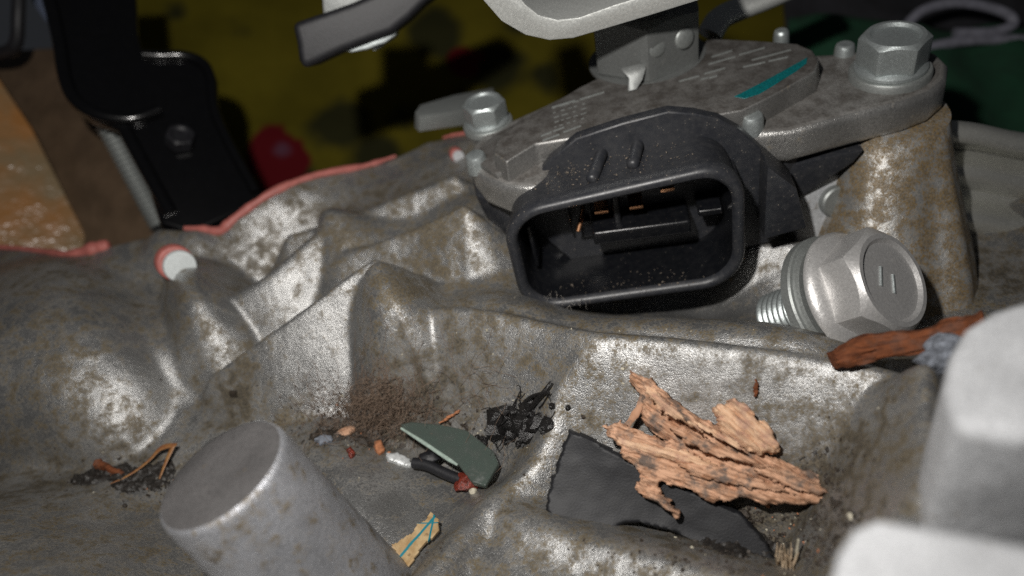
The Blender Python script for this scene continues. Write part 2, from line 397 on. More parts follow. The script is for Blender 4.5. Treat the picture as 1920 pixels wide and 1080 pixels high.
DTH = np.linspace(-math.pi, math.pi, 241); DR = np.interp(DTH, np.r_[_t[-1] - 2 * math.pi, _t, _t[0] + 2 * math.pi], np.r_[_r[-1], _r, _r[0]])
for _ in range(3): DR = np.convolve(np.r_[DR[-9:-1], DR, DR[1:9]], np.ones(9) / 9, 'same')[8:-8]
SEAM = [(-300, 470, 1.6), (-100, 466, 1.6), (60, 470, 1.6), (140, 486, 1.6), (205, 462, 1.7), (250, 432, 1.9), (300, 418, 2.0), (350, 424, 1.95), (420, 430, 1.75), (490, 400, 1.7), (600, 345, 1.7), (735, 283, 1.75), (800, 250, 1.9), (870, 232, 2.1)]
seamw = np.array([W(*s) for s in SEAM])
SX = np.r_[-20, seamw[:, 0], 1.5, 4, 6, 8.5, 12]; SY = np.r_[seamw[0, 1], seamw[:, 1], 14.0, 13.2, 12.2, 11.6, 11.2]
def height(x, y, detail=True):
    z = tps(x, y); z = np.clip(z, -.3, 3.6)
    for pts, r, slf, slb, k in RIDGES:
        P = np.array([W(*p) for p in pts]); P = np.array(catmull(P, 6)); best = None
        for i in range(len(P) - 1):
            a, b = P[i], P[i + 1]; ab = b[:2] - a[:2]; t = np.clip(((x - a[0]) * ab[0] + (y - a[1]) * ab[1]) / (ab @ ab), 0, 1)
            d = np.hypot(x - a[0] - t * ab[0], y - a[1] - t * ab[1]); sl = np.where(ab[0] * (y - a[1]) - ab[1] * (x - a[0]) < 0, slf, slb); h = a[2] + t * (b[2] - a[2]) - (np.sqrt(d * d + r * r) - r) * sl
            best = h if best is None else np.maximum(best, h)
        z = smax(z, best, k)
    dx_, dy_ = x + 9.0, y - 12.2; th = np.arctan2(dy_, dx_); q = np.hypot(dx_, dy_) / np.interp(th, DTH, DR)
    z = smax(z, .55 + 1.85 * np.clip(1 - np.clip(q, 0, 1) ** 2.6, 0, 1) ** .75 - np.clip(q - 1, 0, 9) * 5.0 - .06 * np.clip(y - 11.2, 0, 9), .14)
    if detail: z = z + (fbm(x * 1.1, y * 1.1, 3, 3) - .5) * .10 + (fbm(x * 5, y * 5, 3, 11) - .5) * .025
    ys = np.interp(x, SX, SY); e = y - ys
    return z - np.where(e > 0, np.minimum(e * 14, 7), 0) - np.clip(e + .18, 0, .18) ** 2 * 3
STEP = .035
gx = np.arange(-11.5, 9.5, STEP); gy = np.arange(1.2, 16.6, STEP)
GX, GY = np.meshgrid(gx, gy); GZ = height(GX, GY, False)
_k = np.exp(-.5 * (np.arange(-5, 6) / 1.2) ** 2); _k /= _k.sum(); _gp = np.pad(GZ, 5, mode='edge')
_gp = sum(_k[i] * _gp[:, i:i + GZ.shape[1]] for i in range(11)); _gb = sum(_k[i] * _gp[i:i + GZ.shape[0], :] for i in range(11))
_far = np.interp(GX, SX, SY) - GY; _wt = np.clip(_far / .2, 0, 1); GZ = GZ * (1 - _wt) + _gb * _wt
GZ = GZ + (fbm(GX * 1.1, GY * 1.1, 3, 3) - .5) * .07 + (fbm(GX * 5, GY * 5, 3, 11) - .5) * .018
def hz(x, y):
    i = (x - gx[0]) / STEP; j = (y - gy[0]) / STEP; i0 = int(np.clip(i, 0, len(gx) - 2)); j0 = int(np.clip(j, 0, len(gy) - 2)); fx = i - i0; fy = j - j0
    return (GZ[j0, i0] * (1 - fx) + GZ[j0, i0 + 1] * fx) * (1 - fy) + (GZ[j0 + 1, i0] * (1 - fx) + GZ[j0 + 1, i0 + 1] * fx) * fy
def hit(px, py, lift=0.0):
    """where the line of sight through a picture point meets the casing"""
    r = ray(px, py); t = 4.0
    while t < 22:
        p = CAM + r * t
        if p[2] <= hz(p[0], p[1]) + lift:
            lo_, hi_ = t - .06, t
            for _ in range(6):
                md = (lo_ + hi_) / 2; p = CAM + r * md
                if p[2] <= hz(p[0], p[1]) + lift: hi_ = md
                else: lo_ = md
            return CAM + r * hi_
        t += .06
    return CAM + r * 15
def hnorm(p):
    e = .1; return unit([-(hz(p[0] + e, p[1]) - hz(p[0] - e, p[1])) / (2 * e), -(hz(p[0], p[1] + e) - hz(p[0], p[1] - e)) / (2 * e), 1])

housing = empty('gearbox_housing', (0, 8, -3), 'stained cast aluminium gearbox casing with ribs, pockets and a pink sealant seam', 'gearbox casing')
ny, nx = GX.shape
V = np.stack([GX, GY, GZ], -1).reshape(-1, 3)
idx = np.arange(ny * nx).reshape(ny, nx)
F = np.stack([idx[:-1, :-1], idx[:-1, 1:], idx[1:, 1:], idx[1:, :-1]], -1).reshape(-1, 4)
keep = V[F][:, :, 2].min(1) > -4.6
F = F[keep]
me = bpy.data.meshes.new('casting'); me.vertices.add(len(V)); me.vertices.foreach_set('co', V.ravel())
me.loops.add(F.size); me.loops.foreach_set('vertex_index', F.ravel().astype(np.int32)); me.polygons.add(len(F)); me.polygons.foreach_set('loop_start', np.arange(0, F.size, 4, dtype=np.int32))
me.update(); me.validate()
PX, PY, _ = proj(V)
def blobs(lst):
    a = np.zeros(len(V))
    for px, py, rx, ry, am in lst:
        c = hit(px, py); d = np.linalg.norm((V - c), axis=1); s = .5 * (rx + ry) * np.linalg.norm(c - CAM) / FPX
        q = ((V[:, 0] - c[0]) / (rx * 1.0)) ** 2 + ((V[:, 1] - c[1]) / (ry * 1.4)) ** 2; k = (np.linalg.norm(c - CAM) / FPX) ** 2
        a = np.maximum(a, am * np.exp(-q / k * .8))
    return a
DIRT = [(130, 700, 130, 80, .75), (240, 790, 60, 30, .9), (450, 725, 50, 40, 1), (500, 590, 60, 30, .7), (380, 620, 60, 60, .6), (730, 530, 80, 50, .95), (540, 790, 80, 25, .9), (820, 430, 120, 70, .85), (640, 450, 120, 60, .75),
        (1740, 500, 120, 90, 1), (1650, 470, 60, 60, 1), (1800, 560, 60, 60, .8), (1110, 690, 40, 40, .6), (900, 620, 150, 40, .75), (1200, 650, 150, 20, .4), (1480, 680, 160, 30, .45), (1560, 560, 60, 60, .3), (620, 640, 40, 20, .8), (900, 540, 80, 50, .7), (700, 380, 120, 40, .8), (930, 1050, 120, 50, .5), (380, 540, 60, 60, .6), (520, 480, 60, 40, .7), (1300, 700, 60, 40, .35), (700, 650, 40, 30, .3), (1620, 850, 80, 150, .8), (1180, 780, 60, 40, .6), (1000, 900, 60, 60, .6)]
CLEAN = [(590, 650, 70, 55, .6), (640, 700, 50, 40, .5), (480, 560, 60, 30, .45), (700, 960, 110, 80, .45), (560, 520, 50, 30, .4), (260, 720, 60, 50, .4), (1300, 730, 160, 50, .25), (1330, 560, 120, 60, .5), (640, 1000, 60, 60, .5)]
GRIME_DIMMING = [(100, 910, 260, 60, .8), (430, 765, 90, 40, .75), (780, 800, 220, 60, .9), (860, 690, 150, 70, .6), (1400, 1000, 220, 70, 1), (1565, 950, 50, 100, .7), (1320, 740, 300, 80, .58), (1500, 780, 120, 60, .25), (1100, 1040, 200, 40, .25), (570, 840, 80, 60, .6), (60, 520, 220, 45, .7), (200, 560, 120, 50, .5), (720, 900, 90, 50, .6), (960, 960, 60, 50, .5), (400, 470, 120, 40, .5), (700, 370, 160, 50, .6), (820, 320, 120, 50, .5), (1180, 960, 120, 60, .7), (1880, 520, 80, 80, .8), (60, 1020, 200, 60, .35), (1200, 590, 200, 30, .35)]  # grime; the right pocket wall's blobs also paint down its flash brightness
for nm, lst in (('dirt', DIRT), ('grime', GRIME_DIMMING)):
    at = me.attributes.new(nm, 'FLOAT', 'POINT'); at.data.foreach_set('value', (np.clip(np.maximum(blobs(lst), .27) - .5 * blobs(CLEAN), 0, 1) if nm == 'grime' else np.clip(np.maximum(blobs(lst), .5) - blobs(CLEAN), 0, 1)).astype(np.float32))
link('casting', me, M['cast'], housing, 180)

# cast boss standing in front of the dome (tapered, soft rim)
bc = W(414, 886, 3.6)
bx = unit((-.20, .16, 1))
bo = lathe('boss', [(.94, -3.6), (.87, -2.2), (.81, -.9), (.785, -.10), (.775, -.05), (.755, -.015), (.735, -.004)], bc, bx, M['cast_boss'], housing, 64, 60, cap=False)
lathe('boss_face', [(.742, -.012), (.715, .0), (.35, .006), (.02, .006)], bc, bx, M['dusty'], bo, 64, 60)
# post under the far bolt ear
pc = W(1665, 150, 3.28)
V = []; F = []; ST = [(1618, 1788, 258, 2.70), (1612, 1792, 300, 2.42), (1604, 1800, 350, 2.08), (1596, 1808, 400, 1.75), (1588, 1818, 450, 1.42), (1576, 1828, 500, 1.10), (1562, 1838, 550, .80), (1545, 1846, 610, .45), (1530, 1855, 670, .1)]
ns_ = 56
for i, (xl, xr, py, z) in enumerate(ST):
    fr = W((xl + xr) / 2, py, z); dd_ = np.linalg.norm(fr - CAM); hw = (xr - xl) / 2 * dd_ / FPX * .97; yb = pc[1] + .75; ry = max(.6, (yb - fr[1]) / 2); cy = fr[1] + ry; vd = unit(np.array([fr[0] * .42, fr[1]]))
    for k in range(ns_):
        t_ = 2 * math.pi * k / ns_; c_, s_ = math.cos(t_), math.sin(t_); e_ = 2.5
        x_ = hw * abs(c_) ** (2 / e_) * (1 if c_ > 0 else -1); y_ = ry * abs(s_) ** (2 / e_) * (1 if s_ > 0 else -1)
        f_ = 1 - .10 * math.exp(-((t_ - 5.05) / .22) ** 2) * min(1, i / 3) + .05 * math.exp(-((t_ - 5.45) / .12) ** 2) * min(1, i / 2) + .025 * (float(vnoise(t_ * 2.2, z * 2.5, 4)) - .5)
        V.append((fr[0] + vd[0] * (ry + y_ * f_) + vd[1] * x_ * f_, fr[1] + vd[1] * (ry + y_ * f_) - vd[0] * x_ * f_, z))
for i in range(len(ST) - 1):
    for k in range(ns_): k2 = (k + 1) % ns_; F.append((i * ns_ + k, i * ns_ + k2, (i + 1) * ns_ + k2, (i + 1) * ns_ + k))
F.append(tuple(range(ns_)))
mesh('post', V, F, M['cast_post'], housing, 70)
# sealant squeezed out along the seam
def seam_pts(px):
    out = []
    for p in px:
        w = W(*p); ys = float(np.interp(w[0], SX, SY)) - .06; out.append(np.array([w[0], ys, hz(w[0], ys - .06) + .02]))
    return out
for pts, rad in (([(-60, 462, 1.64), (20, 466, 1.66), (80, 478, 1.66), (130, 484, 1.68), (165, 470, 1.8), (190, 458, 1.86), (202, 455, 1.84)], [.06, .07, .07, .09, .15, .14, .07]),
                 ([(345, 424, 1.97), (380, 432, 1.9), (410, 428, 1.85), (450, 412, 1.82), (520, 380, 1.78), (600, 343, 1.78), (680, 306, 1.78), (738, 281, 1.8)], [.06, .10, .12, .11, .09, .08, .07, .03]),
                 ([(826, 238, 1.98), (845, 234, 2.02), (874, 230, 2.1)], [.04, .05, .05])):
    P = catmull(seam_pts(pts), 6); r = np.interp(np.linspace(0, 1, len(P)), np.linspace(0, 1, len(rad)), rad)
    r = r * (1 + .5 * (vnoise(np.arange(len(P)) * .55, 0 * r, 3) - .5)) ; tube('sealant_bead', P, list(r), M['sealant'], housing, 10)
# dowel pin with its sealant ring, and the plugged hole by the sensor
for (px, py, rp, mt) in ((335, 497, .30, M['pin']), (858, 291, .12, M['cast_clean'])):
    c = hit(px, py); n = unit(CAM - c + np.array([1.0, 0, -3.0])); c = c + n * .10
    lathe('sealant_ring', [(rp * 1.12, -.3), (rp * 1.10, .01), (rp * 1.0, .03), (rp * .9, .03)], c + np.array([-.035, .02, .035]) * (rp / .2), n, M['sealant'], housing, 24, 60)
    lathe('dowel_pin', [(rp, -.4), (rp, .06), (rp * .93, .09), (rp * .1, .095)], c, n, mt, housing, 32, 35)
# ledge and stud beside the post
pl0 = Wd(1560, 385, 13.0); nl = unit([.05, -1, .25])
ol = [U(x, y, pl0, nl) for x, y in [(1500, 335), (1625, 320), (1640, 470), (1490, 475)]]
prism('ledge', ol, -nl * .9, M['cast_clean'], housing, .06)
lathe('stud_end', [(.27, -.2), (.27, .12), (.24, .15), (.05, .155)], U(1563, 375, pl0, nl), nl, M['zinc_dull'], housing, 32)
# tall lugs of the casing that stand close to the lens
def lug(name, top, base_shift, h, mat, bev):
    o = [np.asarray(p) for p in top]; c = sum(o) / len(o)
    bm = bmesh.new(); rings = []
    for k, (dz, s) in enumerate(((0, .55), (-.03, .75), (-.1, .9), (-.25, .98), (-.6, 1.02), (-h * .5, 1.1), (-h, 1.2))):
        rings.append([bm.verts.new(tuple(c + (p - c) * s + np.array([base_shift[0], base_shift[1], 0]) * (-dz / h) + np.array([0, 0, dz]))) for p in o])
    n = len(o)
    bm.faces.new(rings[0])
    for a, b in zip(rings, rings[1:]):
        for i in range(n): bm.faces.new((a[i], b[i], b[(i + 1) % n], a[(i + 1) % n]))
    return bmobj(name, bm, mat, housing, 80)
def ring(cx, cy, z, rx, ry, rot=0, e=2.6, n=40):
    out = []
    for k in range(n):
        t = 2 * math.pi * k / n; c, s = math.cos(t), math.sin(t); x = rx * abs(c) ** (2 / e) * (1 if c > 0 else -1); y = ry * abs(s) ** (2 / e) * (1 if s > 0 else -1)
        out.append(np.array([cx + x * math.cos(rot) - y * math.sin(rot), cy + x * math.sin(rot) + y * math.cos(rot), z]))
    return out
prism('lug', [W(x, y, 4.5) for x, y in [(1772, 720), (1782, 660), (1812, 608), (1860, 578), (1930, 555), (2100, 560), (2120, 800), (1900, 820), (1790, 800)]], (0, 0, -4.3), M['cast_clean'], housing, .16, 4, 1.04)
prism('lug', [W(x, y, 5.0) for x, y in [(1548, 1120), (1572, 1030), (1600, 985), (1645, 966), (1760, 985), (1940, 1015), (2050, 1120), (1900, 1240), (1600, 1240)]], (0, 0, -4.8), M['cast_clean'], housing, .12, 4, 1.04)

# ------------------------------------------------------------------ position sensor
sens = empty('position_sensor', W(1250, 300, 2), 'gearbox position sensor with grey die-cast cover and open black connector', 'sensor')
def Wl(lst, z): return [W(x, y, z) for x, y in lst]
BASE = [(1400, 268), (1480, 246), (1560, 224), (1640, 203), (1700, 188), (1748, 170), (1776, 146), (1780, 118), (1758, 96), (1715, 85), (1650, 86), (1590, 96), (1530, 100), (1470, 90), (1330, 70), (1200, 115), (1100, 155), (1020, 195), (960, 222), (905, 248), (882, 275), (880, 305), (900, 330), (945, 347), (1000, 352), (1200, 310)]
BZ = W(1250, 195, 4.0)
AN = math.radians(-12); cu = np.array([math.cos(AN), math.sin(AN), 0]); cn = np.array([math.sin(AN), -math.cos(AN), 0]); cz = np.array([0, 0, 1.0])
def clipb(P):
    return [p - cn * max(0, (p - BZ) @ cn + .01) if -2.15 < (p - BZ) @ cu < 1.35 else p for p in P]
def Wc(lst, ztop, zbot): return [p + np.array([0, 0, zbot - ztop]) for p in clipb(Wl(lst, ztop))]
prism('base_plate', Wc(BASE, 3.28, 2.68), (0, 0, .6), M['ear'], sens, .17, 5)
BODY = [(1500, 290), (1480, 340), (1450, 400), (1300, 430), (1100, 430), (1000, 420), (930, 400), (890, 365), (884, 330), (910, 300), (1000, 260), (1200, 190), (1440, 205), (1490, 230)]
BODY = [p - cn * max(0, (p - BZ) @ cn + .01) for p in Wl(BODY, 2.67)]
prism('under_body', BODY, (0, 0, -1.15), M['plastic'], sens, .08, 3, .93)
COVER = [(1395, 207), (1450, 180), (1500, 152), (1533, 132), (1540, 112), (1528, 92), (1500, 80), (1420, 74), (1335, 70), (1250, 92), (1150, 130), (1080, 165), (1010, 208), (960, 236), (928, 262), (920, 288), (945, 305), (1000, 308), (1100, 280), (1250, 245)]
cv = prism('cover', Wc(COVER, 3.65, 3.25), (0, 0, .40), M['plate'], sens, .05, 3, .985)
STEP2 = [(1380, 225), (1300, 260), (1000, 328), (930, 326), (897, 305), (895, 280), (925, 252), (1000, 212), (1100, 160), (1330, 75), (1400, 85)]
prism('cover_step', Wc(STEP2, 3.38, 3.26), (0, 0, .12), M['plate'], sens, .04, 2)
# raised lettering strips of the cover (too worn to read)
bm = bmesh.new()
def strip(a, b, z, w=.012):
    A = W(*a, z); B = W(*b, z); t = unit(B - A); s = np.cross([0, 0, 1], t) * w
    vs = [bm.verts.new(tuple(p)) for p in (A - s, B - s, B + s, A + s)]
    us = [bm.verts.new(tuple(p + np.array([0, 0, .03]))) for p in (A - s * .6, B - s * .6, B + s * .6, A + s * .6)]
    bm.faces.new(us)
    for i in range(4): bm.faces.new((vs[i], vs[(i + 1) % 4], us[(i + 1) % 4], us[i]))
LN = [((1332, 110), (1420, 82)), ((1320, 124), (1440, 90)), ((1310, 140), (1485, 94)), ((1270, 155), (1360, 130)), ((1312, 152), (1345, 143)), ((1390, 128), (1480, 108)),
      ((1030, 205), (1140, 172)), ((1012, 258), (1060, 240)), ((1015, 266), (1090, 238)), ((1460, 113), (1475, 109))]
for a, b in LN:
    n = max(2, int((b[0] - a[0]) / 60))
    for k in range(n):
        if random.random() < .15: continue
        t0 = (k + .04 + random.random() * .1) / n; t1 = (k + .86 + random.random() * .14) / n; jy = random.uniform(-1, 1)
        strip((a[0] + (b[0] - a[0]) * t0, a[1] + (b[1] - a[1]) * t0 + jy), (a[0] + (b[0] - a[0]) * t1, a[1] + (b[1] - a[1]) * t1 + jy), 3.642)
for k in range(26):
    r = k % 5; x = 1035 + (k // 5) * 13 + random.random() * 5; y = 206 + r * 9 - (x - 1035) * .30; l = random.uniform(4, 11)
    strip((x, y), (x + l, y - l * .3), 3.632, .008)
lt = bmobj('raised_marking', bm, M['zinc_dull'], cv, 30); lt['kind'] = 'stuff'
# teal inspection paint along the cover edge
tp = [(1376, 182), (1400, 170), (1440, 149), (1480, 127), (1514, 108), (1512, 120), (1492, 135), (1452, 160), (1424, 177), (1396, 186)]
prism('paint_mark', Wl(tp, 3.648), (0, 0, .012), M['teal'], cv, .006, 1)
# rivets
for px, py, z, r in ((1410, 226, 3.40, .17), (893, 300, 3.36, .17), (1584, 94, 3.34, .16), (1465, 68, 3.4, .13)):
    lathe('rivet', [(r * 1.08, -.2), (r * 1.05, -.02), (r, .06), (r * .9, .10), (r * .7, .12), (.01, .115)], W(px, py, z), (0, 0, 1), M['zinc'], sens, 24, 35)
# connector
RP = W(1150, 360, 3.4); u0 = RP @ cu
def CP3(u, z, off): return cu * (u + u0) + cn * (off + RP @ cn) + cz * z
def rrect(ul, ur, zb, zt, rad, off, n=10):
    out = []
    for (cx, cy, a0) in ((ur - rad, zt - rad, 0), (ul + rad, zt - rad, 90), (ul + rad, zb + rad, 180), (ur - rad, zb + rad, 270)):
        for k in range(n + 1):
            t = math.radians(a0 + 90 * k / n); u_, z_ = cx + rad * math.cos(t), cy + rad * math.sin(t); out.append(CP3(u_, z_ + u_ * (.085 * (z_ - 1.22) / 2.2 + .02), off))
    return out
def loft(name, rings, mat, parent, cap0=False, cap1=False, angle=40):
    V = [p for r in rings for p in r]; n = len(rings[0]); F = []
    for i in range(len(rings) - 1):
        for k in range(n): F.append((i * n + k, i * n + (k + 1) % n, (i + 1) * n + (k + 1) % n, (i + 1) * n + k))
    if cap0: F.append(tuple(range(n)))
    if cap1: F.append(tuple((len(rings) - 1) * n + k for k in range(n)))
    return mesh(name, V, F, mat, parent, angle)
L, Rr, B, T = -1.72, 1.86, 1.22, 3.42
sh = loft('connector_shell', [rrect(L + .05, Rr - .05, B + .05, T - .05, .62, -1.3), rrect(L + .02, Rr - .02, B + .02, T - .02, .64, -.35), rrect(L - .02, Rr + .02, B - .02, T + .02, .66, -.22), rrect(L - .02, Rr + .02, B - .02, T + .02, .66, -.06), rrect(L + .02, Rr - .02, B + .02, T - .02, .64, 0.0),
        rrect(L + .09, Rr - .09, B + .09, T - .09, .58, .02), rrect(L + .15, Rr - .15, B + .15, T - .15, .52, -.03), rrect(L + .165, Rr - .165, B + .165, T - .165, .50, -.10)], M['plastic'], sens, False, False, 60)
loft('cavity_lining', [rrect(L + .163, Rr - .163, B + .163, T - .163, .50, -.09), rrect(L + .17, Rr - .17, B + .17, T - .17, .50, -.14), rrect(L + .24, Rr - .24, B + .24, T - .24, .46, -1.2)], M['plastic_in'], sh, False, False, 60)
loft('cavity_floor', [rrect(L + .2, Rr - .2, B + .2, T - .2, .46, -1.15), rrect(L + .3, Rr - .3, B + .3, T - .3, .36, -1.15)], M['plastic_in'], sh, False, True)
# back flange of the connector
FL = W(1250, 195, 4.0); FO = (FL - RP) @ cn
fo = [U(x, y, FL, cn) for x, y in [(985, 400), (1000, 330), (1030, 288), (1080, 246), (1165, 218), (1250, 196), (1300, 200), (1345, 210), (1385, 232), (1425, 268), (1470, 305), (1482, 345), (1500, 392), (1440, 440), (1300, 470), (1100, 500)]]
prism('connector_flange', fo, cn * .22, M['plastic'], sens, .05, 3)
# reinforcing web to the side
wb = [U(x, y, FL + cn * .2, cn) for x, y in [(1425, 275), (1478, 315), (1497, 388), (1420, 410)]]
prism('side_web', wb, cn * .55, M['plastic'], sens, .03, 2)
wb = [U(x, y, FL - cn * .1, cn) for x, y in [(1470, 312), (1620, 282), (1600, 305), (1500, 372)]]
prism('side_web', wb, -cn * .3, M['plastic'], sens, .03, 2)
# keying ribs on top and side of the shell
def key(u, zt, o0, o1, w, name='key_rib'):
    a = CP3(u, zt, o0); b = CP3(u, zt - .02, o1); V, F = tube_vf([a, a + (b - a) * .05, a + (b - a) * .5, a + (b - a) * .95, b], [w * .6, w, w, w, w * .6], 10); mesh(name, V, F, M['plastic'], sh, 60)
def upx(px, py, z):
    p = W(px, py, z); return p @ cu - u0, (p - RP) @ cn
for (x0, y0, x1, y1) in ((1140, 262, 1108, 338), (1206, 244, 1186, 318)):
    ua, oa = upx(x0, y0, T); ub, ob = upx(x1, y1, T)
    A = CP3(ua, T + .03 + .105 * ua, oa); Bq = CP3(ub, T + .02 + .105 * ub, ob); mesh('key_rib', *tube_vf([A, A + (Bq - A) * .04, A + (Bq - A) * .96, Bq], [.06, .10, .095, .06], 10), M['plastic'], sh, 60)
key(1.80, 2.92, -1.1, -.25, .09); key(1.86, 2.62, -1.0, -.12, .06)
scr = [CP3(1.56, 3.31, -.95), CP3(1.66, 3.25, -.95), CP3(1.83, 2.93, -.45), CP3(1.84, 2.86, -.38), CP3(1.76, 3.05, -.5)]
M['scuff'] = mat_simple('scuffed_plastic', (.36, .32, .28), .8, 0, .4, 20, .3)
prism('scuff_mark', scr, unit([.5, -.3, .8]) * .02, M['scuff'], sh, .004, 1)
# inside: shelf, divider, terminals
def cbox(name, u1, u2, z1, z2, o1, o2, mat, parent, bev=.04, seg=3):
    return prism(name, [CP3(u1, z1, o1), CP3(u2, z1, o1), CP3(u2, z2, o1), CP3(u1, z2, o1)], cn * (o2 - o1), mat, parent, bev, seg)
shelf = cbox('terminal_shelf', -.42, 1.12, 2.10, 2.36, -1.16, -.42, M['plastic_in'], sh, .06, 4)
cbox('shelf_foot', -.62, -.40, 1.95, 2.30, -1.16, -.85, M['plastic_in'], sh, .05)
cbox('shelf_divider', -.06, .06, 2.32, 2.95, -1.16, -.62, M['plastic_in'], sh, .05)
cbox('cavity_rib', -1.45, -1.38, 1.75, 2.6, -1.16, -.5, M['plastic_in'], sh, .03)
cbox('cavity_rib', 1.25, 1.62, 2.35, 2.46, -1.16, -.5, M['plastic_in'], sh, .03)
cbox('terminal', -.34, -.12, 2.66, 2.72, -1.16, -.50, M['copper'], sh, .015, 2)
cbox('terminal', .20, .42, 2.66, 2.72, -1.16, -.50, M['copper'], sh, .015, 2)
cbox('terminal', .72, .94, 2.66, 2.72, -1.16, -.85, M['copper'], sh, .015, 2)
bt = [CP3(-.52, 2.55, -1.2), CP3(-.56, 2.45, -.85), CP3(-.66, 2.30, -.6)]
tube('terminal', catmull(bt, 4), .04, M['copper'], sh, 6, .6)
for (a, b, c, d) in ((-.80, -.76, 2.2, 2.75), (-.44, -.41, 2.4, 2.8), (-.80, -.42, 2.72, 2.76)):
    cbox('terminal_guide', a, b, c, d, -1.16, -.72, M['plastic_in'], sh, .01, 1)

def dust(name, gen, n, mat, par, r0, seed):
    g = np.random.default_rng(seed); bm = bmesh.new()
    for k in range(n):
        p = gen(g); r_ = r0 * math.exp(abs(g.normal()) * .55)
        mt = Matrix.Translation(tuple(p)) @ Matrix.Rotation(g.random() * 6, 4, 'Z') @ Matrix.Rotation(g.random() * 6, 4, 'X') @ Matrix.Diagonal((r_ * g.uniform(.7, 1.8), r_, r_ * g.uniform(.5, 1), 1))
        bmesh.ops.create_icosphere(bm, subdivisions=1, radius=1, matrix=mt)
    o = bmobj(name, bm, mat, par, 30); o['kind'] = 'stuff'
M['dust'] = mat_simple('dust_grains', (.20, .165, .13), .7, 0, .6, 40, 0)
def CT(u, o): return CP3(u, T + .105 * u, o)
dust('dust', lambda g: CT(g.uniform(-1.1, 1.25), -.08 - abs(g.normal()) * .5 - .3 * g.random()), 150, M['dust'], sh, .0045, 3)
dust('dust', lambda g: CT(-.55 + g.normal() * .42, -.80 + g.normal() * .13), 110, M['dust'], sh, .0048, 4)
dust('dust', lambda g: CP3(.9 + g.normal() * .4, B + .20, -.55 + g.normal() * .28), 120, M['dust'], sh, .0052, 5)
dust('dust', lambda g: CP3(-.2 + g.normal() * .7, B + .18, -.3 + g.normal() * .12), 80, M['dust'], sh, .0045, 6)
M['lint'] = mat_simple('grey_lint', (.45, .42, .38), .8, 0, .3, 20, 0)
Vl = []; Fl = []; g = np.random.default_rng(31)
for k in range(46):
    a_ = CP3(-1.55 + abs(g.normal()) * .35, B + .05 + abs(g.normal()) * .06, .0 + g.uniform(-.02, .02)); pts = [a_]; d = unit(g.normal(size=3) + np.array([0, -.3, -.8]))
    for q_ in range(6): d = unit(d + g.normal(size=3) * .5); pts.append(pts[-1] + d * .035)
    v, f = tube_vf(pts, .0022, 3); b_ = len(Vl); Vl += v; Fl += [tuple(i + b_ for i in q_) for q_ in f]
o = mesh('lint', Vl, Fl, M['lint'], sh, 180); o['kind'] = 'stuff'
# ------------------------------------------------------------------ bolts, nut, lever
def flange_bolt(pt, s, label, name='flange_bolt', rot=.2):
    e = empty(name, pt, label, 'bolt', 'bolts holding the sensor')
    lathe('washer', [(.66 * s, -.02), (.66 * s, .10 * s), (.64 * s, .13 * s), (.56 * s, .14 * s)], pt, (0, 0, 1), M['zinc_dull'], e, 48)
    lathe('flange', [(.56 * s, .12 * s), (.585 * s, .15 * s), (.58 * s, .19 * s), (.52 * s, .24 * s), (.45 * s, .28 * s)], pt, (0, 0, 1), M['zinc'], e, 48)
    hexhead('head', pt + np.array([0, 0, .25 * s]), (.02, -.02, 1), 1.0 * s, .50 * s, M['zinc'], e, rot, recess=.05 * s, rr=.86)
    return e
flange_bolt(W(1668, 140, 3.29), .93, 'large zinc hex flange bolt with washer on the sensor ear above the rusty post', rot=.1)
flange_bolt(W(916, 236, 3.2), .68, 'small zinc hex flange bolt at the tapered end of the sensor beside the seam', rot=.35)
# loose bolt screwed part-way into the casing
ba = unit([.518, -.536, .666]); bf = Wd(1676, 524, 10.45)
lb = empty('loose_bolt', bf - ba * 2.2, 'pale grey flanged hex bolt with two scored lines, half unscrewed from the casing', 'bolt')
hexhead('head', bf - ba * .54, ba, 1.42, .54, M['bolt'], lb, rot=.95, recess=.05, rr=.9, cham=.8)
lathe('flange', [(.60, -.76), (.88, -.75), (.92, -.71), (.92, -.66), (.87, -.60), (.77, -.53), (.6, -.50)], bf, ba, M['bolt'], lb, 64, 40)
lathe('washer', [(.42, -1.12), (.92, -1.12), (.96, -1.09), (.96, -.96), (.94, -.93), (.90, -.92), (.89, -.885), (.84, -.86), (.42, -.86)], bf, ba, M['zinc_dull'], lb, 64, 25)
pr = []
for k in range(39):
    h = -.8 - k * .035; pr.append((.42 if k % 3 else .375, h))
lathe('shank', pr[::-1], bf, ba, M['zinc'], lb, 40, 60)
# two scored strength lines standing proud of the head
fa, fb, _ = frame(ba)
for (x0, y0, x1, y1) in ((1651, 500, 1652, 536), (1674, 515, 1677, 550)):
    a = U(x0, y0, bf - ba * .045, ba); b = U(x1, y1, bf - ba * .045, ba)
    tube('grade_line', [a, a + (b - a) * .5, b], .022, M['zinc'], lb, 8)

